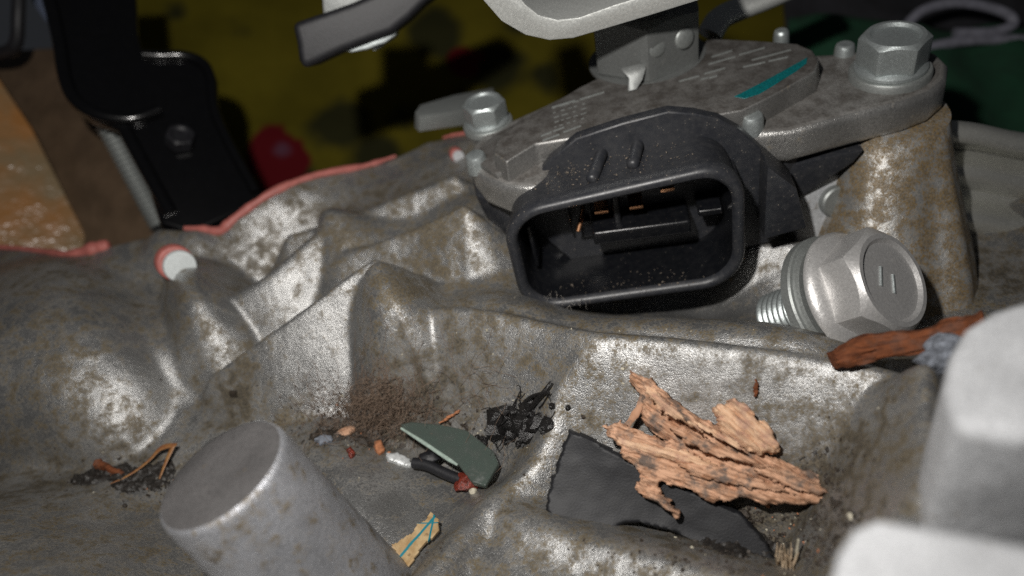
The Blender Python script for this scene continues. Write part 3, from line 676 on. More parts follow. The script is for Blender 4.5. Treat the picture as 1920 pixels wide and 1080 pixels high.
# shaft nut, lock washer and the lever bolted on the sensor shaft
nb = W(1212, 104, 3.66)
ng = empty('shaft_nut', nb, 'dull zinc hex nut clamped on the sensor shaft', 'nut')
hexhead('body', nb, (0.03, -.02, 1), 1.72, 1.0, M['nut'], ng, rot=-.25, recess=.03, rr=.7, cham=.4)
for px, py, d in ((1232, 88, 0), (1284, 72, 0)):
    c = U(px, py, nb + np.array([.1, -.87, .4]), unit([.2, -1, 0])); n = unit([.25, -1, .1])
    lathe('crimp', [(.19, -.1), (.18, .0), (.14, .025), (.02, .03)], c, n, M['zinc_dull'], ng, 20, 60)
lw = empty('lock_washer', nb - np.array([0, 0, .06]), 'thin lock washer under the shaft nut with one bent tab', 'washer')
lathe('disc', [(1.02, -.05), (1.02, .0), (.4, .001)], nb, (0, 0, 1), M['nut'], lw, 48)
tb = [U(x, y, nb + np.array([0, -1.12, -.0]), unit([0, -1, .6])) for x, y in [(1165, 133), (1200, 125), (1212, 127), (1205, 150), (1194, 168), (1178, 172), (1180, 148)]]
prism('tab', tb, (0, .06, .03), M['nut'], lw, .01, 1)
lp0 = W(1150, 60, 5.0)
prof_low = [(870, -60), (905, 0), (940, 40), (985, 66), (1030, 76), (1075, 72), (1150, 50), (1230, 26), (1320, -2), (1345, -12)]
prof_up = [(1345, -54), (1320, -45), (1230, -15), (1150, 10), (1085, 33), (1045, 37), (1010, 28), (985, 8), (960, -25), (930, -80)]
lev = empty('shift_lever', lp0, 'bright zinc shift lever strip curving up above the nut', 'lever')
ol = [U(x, y, lp0, cn) for x, y in prof_low + prof_up]
prism('arm', ol, -cn * 1.3, M['zinc_bright'], lev, .035, 2)
lathe('shaft_end', [(.42, -1.5), (.42, .25), (.36, .3), (.1, .31)], nb + np.array([0, 0, 1.6]), (0, 0, 1), M['zinc_dull'], lev, 32)

# ------------------------------------------------------------------ things behind
# rubber bushing hanging from above
rb0 = Wd(690, 60, 14.0); rn = unit(camdir((.1, .32, -1)))
rb = empty('rubber_arm_end', rb0, 'black rubber covered arm end with a steel disc under it against the yellow cloth', 'arm')
prism('sleeve', [U(x, y, rb0, rn) for x, y in [(547, 44), (600, 26), (660, 5), (740, -30), (850, -80), (862, -40), (800, 4), (770, 34), (735, 62), (690, 78), (640, 97), (569, 130), (560, 112), (556, 80)]], -rn * 1.6, M['rubber'], rb, .14, 4)
prism('disc', [U(x, y, rb0 - rn * .25, rn) for x, y in [(625, 94), (690, 66), (745, 48), (742, 66), (722, 80), (705, 86), (690, 92), (660, 98)]], -rn * 1.2, M['zinc'], rb, .03, 2)
prism('disc', [U(x, y, rb0 - rn * .5, rn) for x, y in [(692, 82), (722, 70), (718, 86), (700, 96)]], -rn * .4, M['zinc'], rb, .02, 2)
prism('rod', [U(x, y, rb0 - rn * .4, rn) for x, y in [(600, -60), (700, -60), (690, 10), (606, 30)]], -rn * .6, M['nut'], rb, .05, 2)
# black strap bracket
bp = Wd(270, 200, 17.0); bn = unit(camdir((.32, -.34, -1)))
bk = empty('strap_bracket', Wd(400, 400, 17.3), 'glossy black enamelled strap bracket with an S-bend standing behind the seam', 'bracket')
ob = [(62, -60), (85, 0), (102, 70), (110, 140), (128, 188), (170, 222), (215, 238), (245, 242), (300, 420), (360, 440), (500, 375), (468, 320), (430, 250), (410, 195), (408, 150), (396, 118), (370, 100), (335, 92), (285, 97), (266, 92), (258, 60), (255, 0), (250, -60)]
prism('strap', [U(x, y, bp, bn) for x, y in ob], -bn * .35, M['black_paint'], bk, .11, 4)
lip = [U(x, y, bp + bn * .08, bn) for x, y in [(70, -60), (92, 0), (110, 75), (120, 140), (140, 186), (185, 215), (250, 222), (300, 205)]]
tube('rolled_edge', catmull(lip, 6), .14, M['black_paint'], bk, 12)
lip = [U(x, y, bp + bn * .06, bn) for x, y in [(268, 102), (300, 104), (345, 104), (380, 118), (396, 150), (400, 200), (425, 260), (480, 360)]]
tube('rolled_edge', catmull(lip, 6), .11, M['black_paint'], bk, 12)
lip = [U(x, y, bp + bn * .02, bn) for x, y in [(235, 245), (270, 310), (320, 400)]]
tube('stiffening_rib', lip, .15, M['black_paint'], bk, 12)
hexhead('bolt_head', U(338, 268, bp, bn), bn + camdir((.12, -.35, 0)), .55, .3, M['rubber'], bk, .3, recess=.05)
# ribbed steel strip beside the bracket
sp = [Wd(198, 232, 17.6), Wd(245, 320, 17.6), Wd(300, 425, 17.6)]
pr = []
A, Bq = np.array(sp[0]), np.array(sp[2]); Ls = np.linalg.norm(Bq - A)
for k in range(40): pr.append((.24 if k % 2 else .19, Ls * k / 39))
tag(lathe('threaded_stud', pr, A, Bq - A, M['zinc_dull'], None, 20, 70), 'steel threaded stud running along the black bracket', 'stud')
# wooden box parts at the side
M['tan'] = mat_simple('tan_varnished_board', (.32, .145, .045), .28, 0, .45, .8, .6, .16, col2=(.22, .16, .09), bscale=1.8)
M['brown'] = mat_simple('brown_varnished_board', (.12, .080, .05), .3, 0, .3, 1.6, .5, .1, bscale=2.5)
b0 = Wd(60, 330, 19.5); n0 = unit(camdir((.5, -.25, -1)))
tag(prism('tan_board', [U(x, y, b0, n0) for x, y in [(-180, 20), (-60, 60), (0, 150), (60, 240), (120, 360), (172, 465), (200, 560), (-180, 560)]], -n0 * .5, M['tan'], None, .06), 'glossy tan varnished board at the casing edge', 'board')
b1 = Wd(150, 300, 20.3); n1 = unit(camdir((-.15, -.25, -1)))
tag(prism('brown_board', [U(x, y, b1, n1) for x, y in [(-180, 80), (30, 92), (110, 88), (190, 110), (300, 300), (330, 560), (-180, 560)]], -n1 * .5, M['brown'], None, .1), 'dark brown varnished board behind the black bracket', 'board')
cab = [Wd(36, -40, 19), Wd(34, 30, 19), Wd(30, 80, 19.2), Wd(8, 98, 19.4), Wd(-40, 100, 19.6)]
tag(tube('black_cable', catmull(cab, 8), .16, M['rubber'], None, 10), 'thin black cable hooked over the brown board', 'cable')
M['denim'] = mat_simple('blue_grey_cloth', (.13, .16, .24), .9, 0, .5, 30, .6, .03)
dn = [U(x, y, Wd(80, 20, 21), unit(camdir((0, 0, -1)))) for x, y in [(40, -60), (120, -60), (125, 20), (108, 50), (85, 40), (60, 5)]]
tag(prism('blue_rag', dn, camdir((0, 0, .3)), M['denim'], None, .08), 'scrap of blue grey cloth above the brown board', 'rag')

# patterned cloth
def cloth(name, c4, nu, nv, mat, amp, label, cat, seed):
    a, b, c, d = [np.asarray(p, float) for p in c4]; nn = unit(np.cross(b - a, d - a)); V = []; F = []
    for j in range(nv + 1):
        for i in range(nu + 1):
            u, v = i / nu, j / nv; p = a * (1 - u) * (1 - v) + b * u * (1 - v) + c * u * v + d * (1 - u) * v
            w = float(fbm(u * 5 + v * 2, v * 4 - u, 3, seed)) - .5 + .5 * (float(vnoise(u * 9 + v * 5, v * 1.5, seed + 3)) - .5); V.append(p + nn * w * amp)
    for j in range(nv):
        for i in range(nu): k = j * (nu + 1) + i; F.append((k, k + 1, k + nu + 2, k + nu + 1))
    me = bpy.data.meshes.new(name); me.from_pydata([tuple(v) for v in V], [], F)
    o = link(name, me, mat, None, 180); sm = o.modifiers.new('thickness', 'SOLIDIFY'); sm.thickness = .06
    return tag(o, label, cat)
t = NT('floral_cotton'); col = t.mix(t.ramp(t.noise(.5, 4), [(.3, 0.0), (.7, 1.0)]), (.085, .070, .005), (.13, .106, .008))
warp = t.n('ShaderNodeVectorMath', operation='ADD'); nz = t.n('ShaderNodeTexNoise'); nz.inputs['Scale'].default_value = .55; nz.inputs['Detail'].default_value = 3; t.l(t.pos, nz.inputs['Vector'])
vs = t.n('ShaderNodeVectorMath', operation='SCALE'); vs.inputs['Scale'].default_value = 1.6; sb = t.n('ShaderNodeVectorMath', operation='SUBTRACT'); sb.inputs[1].default_value = (.5, .5, .5)
t.l(nz.outputs['Color'], sb.inputs[0]); t.l(sb.outputs[0], vs.inputs[0]); t.l(t.pos, warp.inputs[0]); t.l(vs.outputs[0], warp.inputs[1])
CLC = Wd(620, 150, 27)
cn2 = unit(camdir((.05, -.35, -1)))
def spot(px, py, r, soft=.15):
    c = U(px, py, CLC, cn2); x = t.n('ShaderNodeVectorMath', operation='DISTANCE'); t.l(warp.outputs[0], x.inputs[0]); x.inputs[1].default_value = tuple(c)
    return t.math('MULTIPLY', t.math('SUBTRACT', r, x.outputs['Value']), 1 / soft, clamp=True)
for px, py, r in ((640, 225, 1.3), (700, 300, 1.2), (560, 330, 1.0), (820, 60, 1.3), (930, 130, 1.2), (760, 210, .8), (330, 20, .7), (860, 200, .9), (1010, 150, .8), (960, 40, .7), (450, 60, .5)):
    col = t.mix(t.math('MULTIPLY', spot(px, py, r, .5), .85), col, (.010, .013, .008))
for px, py, r in ((520, 290, 1.25), (870, 115, .8), (760, 0, .6), (500, 330, .8), (1060, 20, .7)):
    col = t.mix(spot(px, py, r), col, (.10, .004, .007))
col = t.mix(t.math('MULTIPLY', spot(530, 270, .45, .5), .6), col, (.12, .10, .16))
t.set(Base_Color=col, Roughness=.9, Specular_IOR_Level=.15); wv = t.noise(9, 2); t.bump(wv, .3, .05); M['floral'] = t.m
cloth('floral_cloth', [U(x, y, CLC, cn2) for x, y in ((150, 480), (1750, 300), (1750, -250), (150, -250))], 60, 40, M['floral'], 1.2, 'mustard yellow cloth printed with red flowers and dark leaves', 'cloth', 5)
M['green'] = mat_simple('green_cloth', (.002, .040, .016), .9, 0, .35, 1.5, .3, .03, bscale=12)
M['dark'] = mat_simple('black_cloth', (.014, .014, .018), .9, 0, .5, 2, .3, .03, bscale=12)
G0 = Wd(1800, 150, 19)
cloth('green_cloth', [U(x, y, G0, unit(camdir((0, -.4, -1)))) for x, y in ((1480, 700), (2150, 600), (2150, 70), (1480, 30))], 40, 40, M['green'], .7, 'deep green cloth lying behind the rusty post', 'cloth', 9)
G1 = Wd(1700, 30, 21)
cloth('black_cloth', [U(x, y, G1, unit(camdir((0, -.3, -1)))) for x, y in ((1470, 120), (2150, 150), (2150, -250), (1470, -250))], 30, 30, M['dark'], .7, 'black cloth bundled above the green cloth', 'cloth', 13)
M['cablegrey'] = mat_simple('grey_cable', (.20, .20, .24), .5, 0, .3, 6, .2)
for i, (pts, lab) in enumerate((([(1690, 60), (1730, 20), (1800, 5), (1880, 22), (1900, 45), (1860, 60), (1790, 62)], 'looped grey cable lying on the black cloth'), ([(1720, 92), (1800, 78), (1870, 74), (1960, 76)], 'straight grey cable lying along the black cloth edge'))):
    tag(tube('grey_cable', catmull([Wd(x, y, 19.2) for x, y in pts], 8), .13, M['cablegrey'], None, 10), lab, 'cable')
# pale bracket behind the nut
pb = [(1330, 65), (1350, 35), (1390, 15), (1440, -5), (1520, -40)]
tag(tube('bent_rod', catmull([Wd(x, y, 14.2) for x, y in pb], 8), .26, M['zinc_bright'], None, 14, .7), 'pale bent steel rod behind the shaft nut', 'rod')
tb0 = Wd(850, 190, 16.0); tn = unit(camdir((.1, -.75, -.6)))
tag(prism('flat_tab', [U(x, y, tb0, tn) for x, y in [(778, 210), (788, 196), (850, 178), (925, 164), (930, 190), (880, 205), (830, 212), (786, 218)]], -tn * .35, M['zinc_dull'], None, .03, 2), 'dull grey flat metal tab behind the small flange bolt', 'tab')
# stamped steel pan rail behind the post
p0 = Wd(1850, 330, 12.6); rd = unit(camdir((.97, .06, .25)))
PR = [(1792, 236), (1800, 246), (1808, 256), (1818, 272), (1822, 300), (1822, 330), (1826, 352), (1836, 368), (1838, 390), (1842, 405), (1858, 418), (1866, 430)]
PR = [(0, 238, 0), (4, 243, -.25), (4, 252, -.34), (4, 262, -.25), (4, 268, .2), (4, 285, .42), (5, 305, .20), (6, 325, .02), (7, 342, .22), (8, 356, .5), (8, 380, .46), (8, 396, .2), (8, 410, .0), (9, 426, .1), (10, 436, .3)]
V = []; F = []
ns = 24
prof = catmull([Wd(1800 + a, y, 13.3 + o) for a, y, o in PR], 4)
for i in range(ns):
    for p in prof: V.append(p + rd * (-.35 + i * .17) + np.array([0, 0, .03 * math.sin(i * .5)]))
npf = len(prof)
for i in range(ns - 1):
    for k in range(npf - 1): F.append((i * npf + k, (i + 1) * npf + k, (i + 1) * npf + k + 1, i * npf + k + 1))
o = mesh('pan_rail', V, F, M['rail'], None, 60); sm = o.modifiers.new('thickness', 'SOLIDIFY'); sm.thickness = .08; sm.offset = -1
tag(o, 'stamped steel rail with a folded lip beside the rusty post', 'rail')

# ------------------------------------------------------------------ debris
def flake(name, px_outline, p0, n, thick, mat, fib=(1, 0), fibamp=.05, rag=.03, step=.025, curl=0.0, lump=.5, edge=.08, seed=1, parent=None, fs=(2.5, 22)):
    n = unit(n); p0 = np.asarray(p0, float); pts = [U(x, y, p0, n) for x, y in px_outline]
    fd = U(px_outline[0][0] + fib[0], px_outline[0][1] + fib[1], p0, n) - pts[0]; ex = unit(fd); ey = np.cross(n, ex); o = sum(pts) / len(pts)
    P = [((p - o) @ ex, (p - o) @ ey) for p in pts]; xs = [p[0] for p in P]; ys = [p[1] for p in P]
    gx_ = np.arange(min(xs) - .1, max(xs) + .1, step); gy_ = np.arange(min(ys) - .1, max(ys) + .1, step); X, Y = np.meshgrid(gx_, gy_)
    jx = (fbm(X * 9, Y * 16, 3, seed) - .5) * rag * 5; jy = (fbm(X * 9 + 30, Y * 16, 3, seed + 5) - .5) * rag * 3
    ins = in_poly(X + jx, Y + jy, P); ed = edge_d(X + jx, Y + jy, P)
    cell = ins[:-1, :-1] & ins[1:, :-1] & ins[:-1, 1:] & ins[1:, 1:]
    fall = np.clip(ed / edge, 0, 1) ** .5
    fbn = fbm(X * fs[0], Y * fs[1], 4, seed + 9); rid = np.abs(fbm(X * fs[0] * .7 + 9, Y * fs[1] * .6, 3, seed + 2) - .5) * 2
    top = thick * (1 - lump + lump * 2 * fbm(X * 1.6, Y * 1.6, 3, seed + 3)) * (.25 + .75 * fall) + fibamp * (fbn - .5) * 2 + fibamp * rid * .8
    bot = -.02 + fibamp * .6 * (fbn - .5); top = np.maximum(top, bot + .015)
    cz_ = curl * (Y ** 2); H, Wn = X.shape
    def P3(zz): return o + X[..., None] * ex + Y[..., None] * ey + (zz + cz_)[..., None] * n
    used = np.zeros(X.shape, bool); used[:-1, :-1] |= cell; used[1:, :-1] |= cell; used[:-1, 1:] |= cell; used[1:, 1:] |= cell
    id_ = -np.ones(X.shape, int); id_[used] = np.arange(used.sum()); N = used.sum()
    V = np.vstack([P3(top)[used], P3(bot)[used]]); fibv = np.stack([X, Y, top], -1)[used]; fibv = np.vstack([fibv, fibv]); F = []
    for j, i in zip(*np.nonzero(cell)):
        a, b, c, d = id_[j, i], id_[j, i + 1], id_[j + 1, i + 1], id_[j + 1, i]
        F.append((a, b, c, d)); F.append((d + N, c + N, b + N, a + N))
        if j == 0 or not cell[j - 1, i]: F.append((b, a, a + N, b + N))
        if j == H - 2 or not cell[j + 1, i]: F.append((d, c, c + N, d + N))
        if i == 0 or not cell[j, i - 1]: F.append((a, d, d + N, a + N))
        if i == Wn - 2 or not cell[j, i + 1]: F.append((c, b, b + N, c + N))
    me = bpy.data.meshes.new(name); me.from_pydata([tuple(v) for v in V], [], [tuple(map(int, q)) for q in F])
    at = me.attributes.new('fib', 'FLOAT_VECTOR', 'POINT'); at.data.foreach_set('vector', fibv.astype(np.float32).ravel())
    return link(name, me, mat, parent, 50)
M['wood'] = mat_wood('split_bark', (.15, .065, .032), (.60, .36, .235), (.36, .185, .105), dirt=.85)
M['wood_pale'] = mat_wood('pale_bark', (.50, .27, .15), (.66, .44, .29), (.42, .24, .17), dirt=.4, dirtcol=(.25, .14, .13))
M['bark_red'] = mat_wood('red_bark', (.03, .009, .005), (.17, .055, .022), (.095, .034, .015), sc=(2.5, 16, 16), dirt=.25)
M['shard'] = mat_simple('matt_black_plastic', (.009, .0095, .012), .6, 0, .3, 6, .7, .006, bscale=40)
cdir = lambda p: unit(CAM - np.asarray(p))
up = np.array([0, 0, 1.0])
# black plastic shard against the pocket wall
s0 = W(1200, 920, .98)
flake('plastic_shard', [(1068, 803), (1100, 812), (1145, 838), (1230, 885), (1320, 925), (1390, 958), (1436, 1010), (1462, 1062), (1420, 1085), (1345, 1072), (1330, 1040), (1268, 1000), (1200, 982), (1165, 985), (1145, 1003), (1095, 988), (1045, 978), (1024, 955), (1030, 905), (1050, 855)], s0, unit([-.15, -.75, 1]), .22, M['shard'], (1, .45), .0, .014, .022, 0.16, .16, .05, 21, fs=(2, 3))
bpile = bpy.data.objects[-1] if False else None
tag(bpy.data.objects['plastic_shard'], 'matt black broken plastic shard under the bark flakes in the pocket', 'plastic shard')
# bark flakes
f1 = W(1350, 880, 1.36)
o = flake('bark_flake', [(1113, 790), (1128, 800), (1148, 792), (1162, 784), (1180, 800), (1214, 812), (1245, 825), (1290, 822), (1350, 848), (1440, 876), (1530, 902), (1592, 926), (1588, 952), (1490, 944), (1432, 946), (1388, 934), (1330, 940), (1285, 915), (1245, 905), (1238, 915), (1262, 942), (1278, 962), (1270, 972), (1235, 950), (1205, 930), (1190, 912), (1204, 895), (1190, 874), (1165, 862), (1160, 836), (1138, 815)], f1, unit([-.18, -.7, 1]), .16, M['wood'], (1, .33), .075, .035, .018, .0, .7, .07, 31, fs=(2.2, 16))
barks = [o]; tag(o, 'orange brown splintered bark flake with a forked end on the black shard', 'bark')
f2 = W(1330, 800, 1.55)
o = flake('bark_flake', [(1176, 688), (1196, 700), (1222, 706), (1232, 722), (1265, 745), (1310, 782), (1372, 806), (1436, 850), (1500, 872), (1585, 912), (1570, 930), (1500, 920), (1430, 893), (1330, 856), (1270, 838), (1212, 806), (1198, 775), (1202, 745), (1186, 722)], f2, unit([-.22, -.75, 1]), .22, M['wood'], (1, .66), .10, .03, .018, .0, .6, .09, 41, fs=(1.4, 15))
barks.append(o); tag(o, 'long pointed fibrous bark strip leaning over the forked bark flake', 'bark')
f3 = W(1395, 800, 1.75)
o = flake('bark_flake', [(1332, 768), (1352, 760), (1370, 744), (1392, 754), (1408, 768), (1414, 786), (1436, 788), (1448, 812), (1458, 834), (1448, 852), (1418, 852), (1380, 836), (1345, 806)], f3, unit([.1, -.8, 1]), .12, M['wood_pale'], (1, .9), .06, .03, .018, .1, .6, .06, 51)
tag(o, 'small pale crumbly bark flake behind the long bark strip', 'bark')
for k, (pp, zz, par, fd_) in enumerate((([(1150, 812), (1200, 826), (1300, 850), (1400, 888), (1330, 880), (1230, 858), (1165, 838)], 1.55, 0, (1, .33)), ([(1260, 858), (1340, 868), (1450, 905), (1500, 925), (1400, 915), (1300, 895)], 1.42, 0, (1, .33)),
        ([(1196, 716), (1225, 728), (1275, 775), (1330, 815), (1290, 800), (1230, 765)], 2.1, 1, (1, .7)), ([(1240, 790), (1300, 810), (1390, 850), (1470, 885), (1380, 866), (1290, 835)], 1.72, 1, (1, .5)), ([(1290, 780), (1350, 806), (1420, 850), (1370, 838), (1310, 805)], 1.82, 1, (1, .6)), ([(1400, 868), (1470, 880), (1560, 922), (1530, 930), (1450, 905)], 1.45, 1, (1, .45)))):
    cx_ = np.mean(np.array(pp), 0); flake('splinter', pp, W(cx_[0], cx_[1], zz + .04), unit([-.23 + .06 * (k % 3 - 1), -.7, 1]), .07, M['wood' if k % 2 else 'wood_pale'], fd_, .06, .03, .018, 0, .6, .05, 90 + k, barks[par], (1.6, 16))
V, F = tube_vf(catmull([W(1207, 738, 1.95), W(1198, 765, 1.85), W(1185, 785, 1.75), W(1172, 803, 1.65)], 5), [.05, .05, .045, .05, .05, .045, .05, .055, .06, .05, .045, .04, .04, .05, .05, .02], 7, .6)
tag(mesh('bark_sliver', V, F, M['wood'], None, 60), 'thin orange bark sliver bridging the two bark flakes', 'bark')
# brown stick
sp_ = catmull([W(1568, 672, 2.5), W(1640, 650, 2.55), (W(1720, 640, 2.65)), W(1790, 622, 2.8), W(1850, 606, 2.95)], 14)
V, F = tube_vf(sp_, [.17] * len(sp_), 22, .75)
V = np.array(V); seg = 22; fibv = []
for i in range(len(sp_)):
    for k in range(seg):
        q = 2 * math.pi * k / seg; amp = 1 + .42 * (float(vnoise(q * 3.2 / 1.0, i * .10, 3)) - .5) + .28 * (float(vnoise(q * 7, i * .25, 8)) - .5)
        tw_ = .82 if i < 2 else 1; V[i * seg + k] = sp_[i] + (V[i * seg + k] - sp_[i]) * amp * tw_ * (1 - .15 * i / len(sp_)); fibv.append((i * .06, math.cos(q) * .17, math.sin(q) * .17))
V[:seg] += unit(sp_[0] - sp_[1]) * np.array([[.12 * (float(vnoise(k * .9, 3, 5)) - .3)] for k in range(seg)])
o = mesh('bark_stick', V, F, M['bark_red'], None, 70); at = o.data.attributes.new('fib', 'FLOAT_VECTOR', 'POINT'); at.data.foreach_set('vector', np.array(fibv, np.float32).ravel())
tag(o, 'red brown bark stick lying below the loose bolt head', 'stick')
def lump(name, c, r, mat, label, cat, seed=0, sq=(1, 1, .7), rough=.5, sub=3, group=None, bury=.3):
    bm = bmesh.new(); bmesh.ops.create_icosphere(bm, subdivisions=sub, radius=1)
    for v in bm.verts:
        p = np.array(v.co); f = 1 + rough * (float(fbm(p[0] * 1.7 + seed * 3.1, p[1] * 1.7 + p[2] * 1.3, 4, seed)) - .5) * 2
        v.co = tuple(np.asarray(c) + p * f * r * np.array(sq))
    o = bmobj(name, bm, mat, None, 40); return tag(o, label, cat, group)
M['stone'] = mat_simple('grey_stone', (.22, .24, .28), .9, 0, .6, 12, .7, .03)
M['crumb_red'] = mat_simple('red_crumb', (.22, .035, .02), .35, 0, .7, 25, .6, .02)
M['soil'] = mat_simple('oily_soil', (.05, .038, .028), .55, 0, .6, 18, .6, .02)
M['soil_black'] = mat_simple('tarry_soil', (.014, .013, .013), .3, 0, .5, 18, .6, .02)
M['soil_dark'] = mat_simple('dark_oily_soil', (.035, .030, .026), .5, 0, .6, 24, .8, .01, col2=(.010, .009, .008), bscale=45)
M['chip'] = mat_simple('orange_chip', (.50, .20, .09), .8, 0, .45, 18, .5, .02)
M['pale'] = mat_simple('pale_crumb', (.5, .46, .36), .8, 0, .3, 18, .4, .02)
lump('stone', W(1775, 660, 2.65), .30, M['stone'], 'rough blue grey stone lump under the bark stick', 'stone', 3, (1.2, .8, .7))
# glass shard
gm_ = NT('green_glass'); gm_.set(Base_Color=(.30, .40, .37), Roughness=.12, Transmission_Weight=.55, IOR=1.5); gm_.bump(gm_.noise(14, 3), .12, .01)
dst = gm_.ramp(gm_.noise(5, 5, .7), [(.4, 0.0), (.75, .4)]); gm_.set(Base_Color=gm_.mix(dst, (.12, .155, .135), (.10, .095, .085)), Roughness=gm_.math('ADD', .1, dst)); M['glass'] = gm_.m; M['glass_edge_highlight'] = mat_simple('glass_edge_highlight', (.34, .42, .37), .2, 0, .3, 20, .2)
g0 = W(850, 840, .80); gn = unit([.02, -.22, 1])
gl = [U(x, y, g0, gn) for x, y in [(750, 795), (770, 790), (830, 796), (875, 806), (925, 845), (935, 868), (910, 912), (885, 905), (860, 872), (842, 862), (790, 826), (756, 806)]]
tag(prism('glass_shard', gl, -gn * .12, M['glass'], None, .035, 3), 'dusty grey green glass shard lying in the pocket', 'glass shard')
tube('edge_highlight', [U(x, y, g0 + gn * .0, gn) for x, y in [(752, 803), (790, 827), (842, 862), (858, 872)]], [.02, .032, .034, .02], M['glass_edge_highlight'], bpy.data.objects['glass_shard'], 8)  # added pale tube, colours in the bright highlight along the glass edge
# rubber rod
o = tube('rubber_rod', catmull([W(775, 868, .55), W(800, 872, .55), W(835, 888, .52), W(872, 903, .5)], 6), .085, M['rubber'], None, 12)
tag(o, 'short black rubber rod beside the glass shard', 'rubber rod')
lump('rubber_crumb', W(805, 858, .55), .13, M['rubber'], 'black rubber crumb touching the short rubber rod', 'rubber crumb', 6, (1.4, 1, .8), .35)
lump('red_crumb', W(878, 902, .5), .17, M['crumb_red'], 'dark red gritty crumb at the end of the rubber rod', 'crumb', 8, (1.2, 1, .9), .7)
lump('pale_crumb', W(887, 920, .45), .06, M['pale'], 'tiny pale crumb below the dark red crumb', 'crumb', 9, (1.2, 1, .9), .5)
M['foil'] = mat_simple('white_foil', (.7, .72, .72), .35, .2, .3, 14, .4, .02)
def small(name, outline, z, mat, label, cat, seed, thick=.05, fib=(1, -.4), lift=None, nrm=None):
    c = np.mean(np.array(outline), 0); p = hit(c[0], c[1]) if z is None else W(c[0], c[1], z); n = hnorm(p) if nrm is None else unit(nrm)
    n = unit(n + .35 * cdir(p)); o = flake(name, outline, p + n * .05, n, thick, mat, fib, .02, .015, .02, .0, .5, .04, seed); return tag(o, label, cat)
small('foil_scrap', [(722, 852), (745, 850), (770, 862), (772, 878), (750, 874), (728, 866)], None, M['foil'], 'small white foil scrap beside the rubber rod', 'foil scrap', 61)
small('bark_chip', [(622, 818), (640, 806), (662, 800), (670, 806), (652, 820), (632, 826)], None, M['wood'], 'small orange bark chip next to the brown fluff', 'bark', 62)
small('bark_chip', [(700, 830), (715, 828), (722, 846), (712, 856), (702, 846)], None, M['chip'], 'rusty orange bark chip inside the brown fluff', 'bark', 63)
small('bark_chip', [(648, 842), (660, 838), (668, 852), (662, 862), (652, 856)], None, M['crumb_red'], 'tiny red chip below the brown fluff', 'bark', 64)
small('bark_chip', [(820, 792), (845, 776), (862, 768), (864, 774), (840, 790), (824, 796)], None, M['chip'], 'thin brown chip at the top edge of the glass shard', 'bark', 65)
small('bark_chip', [(1410, 708), (1418, 706), (1422, 722), (1420, 748), (1414, 744), (1410, 726)], None, M['bark_red'], 'small dark red sliver stuck on the pocket wall', 'bark', 66)
small('blue_flake', [(586, 826), (606, 818), (626, 818), (622, 830), (598, 836)], None, M['stone'], 'blue grey flake beside the small orange bark chip', 'flake', 67)
small('twig', [(176, 868), (190, 864), (214, 876), (236, 886), (240, 894), (222, 896), (196, 886), (178, 878)], None, M['bark_red'], 'short reddish twig by the dry grass blade', 'twig', 68, .09)
# dry grass blade beside the boss
M['grass'] = mat_simple('dry_grass', (.30, .15, .045), .5, 0, .4, 10, .3, .02, col2=(.20, .075, .03))
gb = [hit(x, y) + up * h for x, y, h in ((208, 909, .03), (235, 900, .06), (262, 888, .1), (290, 872, .16), (315, 856, .24), (346, 852, .28))]
P = catmull(gb, 5); r = np.interp(np.linspace(0, 1, len(P)), [0, .2, .6, .85, 1], [.008, .02, .03, .055, .03])
gr = empty('dry_grass_blade', gb[0], 'dry orange grass blade lying beside the cast boss', 'grass blade')
V, F = tube_vf(P, list(r), 8, .35, up); mesh('blade', V, F, M['grass'], gr, 70)
gb2 = [hit(x, y) + up * h for x, y, h in ((338, 854, .26), (325, 872, .2), (312, 888, .12), (302, 902, .06))]
V, F = tube_vf(catmull(gb2, 5), list(np.linspace(.045, .015, 16)), 8, .35, up); mesh('side_shoot', V, F, M['grass'], gr, 70)
# printed paper scrap
t = NT('printed_paper'); f = t.n('ShaderNodeAttribute'); f.attribute_name = 'fib'; sx = t.n('ShaderNodeSeparateXYZ'); t.l(f.outputs['Vector'], sx.inputs[0])
n = t.noise(5, 4); yy = t.math('ADD', sx.outputs[1], t.math('MULTIPLY', t.math('SUBTRACT', n, .5), .03))
def band(v, c, w): return t.math('MULTIPLY', t.math('SUBTRACT', w, t.math('ABSOLUTE', t.math('SUBTRACT', v, c))), 120, clamp=True)
l1 = band(yy, .02, .022); l2 = band(t.math('ADD', yy, t.math('MULTIPLY', sx.outputs[0], -.55)), -.20, .02); l3 = band(t.math('ADD', yy, t.math('MULTIPLY', sx.outputs[0], 1.3)), .42, .02)
mk = t.math('MAXIMUM', l1, t.math('MAXIMUM', l2, l3))
pc_ = t.mix(t.ramp(n, [(.35, 0.0), (.65, 1.0)]), (.30, .19, .085), (.46, .34, .19)); pc_ = t.mix(t.ramp(t.noise(14, 4), [(.58, 0.0), (.7, .7)]), pc_, (.16, .10, .05))
t.set(Base_Color=t.mix(mk, pc_, (.01, .16, .20)), Roughness=.45); M['paper'] = t.m
p_ = hit(785, 1015)
o = flake('paper_scrap', [(735, 1075), (740, 1040), (736, 1026), (752, 1014), (772, 1002), (782, 982), (798, 978), (808, 962), (822, 972), (822, 990), (826, 1000), (800, 1022), (782, 1045), (770, 1064), (752, 1074)], p_ + np.array([0, -.05, .16]), unit(hnorm(p_) + .6 * cdir(p_)), .02, M['paper'], (1, -1.15), .02, .015, .02, 1.3, .3, .02, 71, fs=(1.5, 6))
tag(o, 'crumpled tan paper scrap printed with teal lines', 'paper scrap')
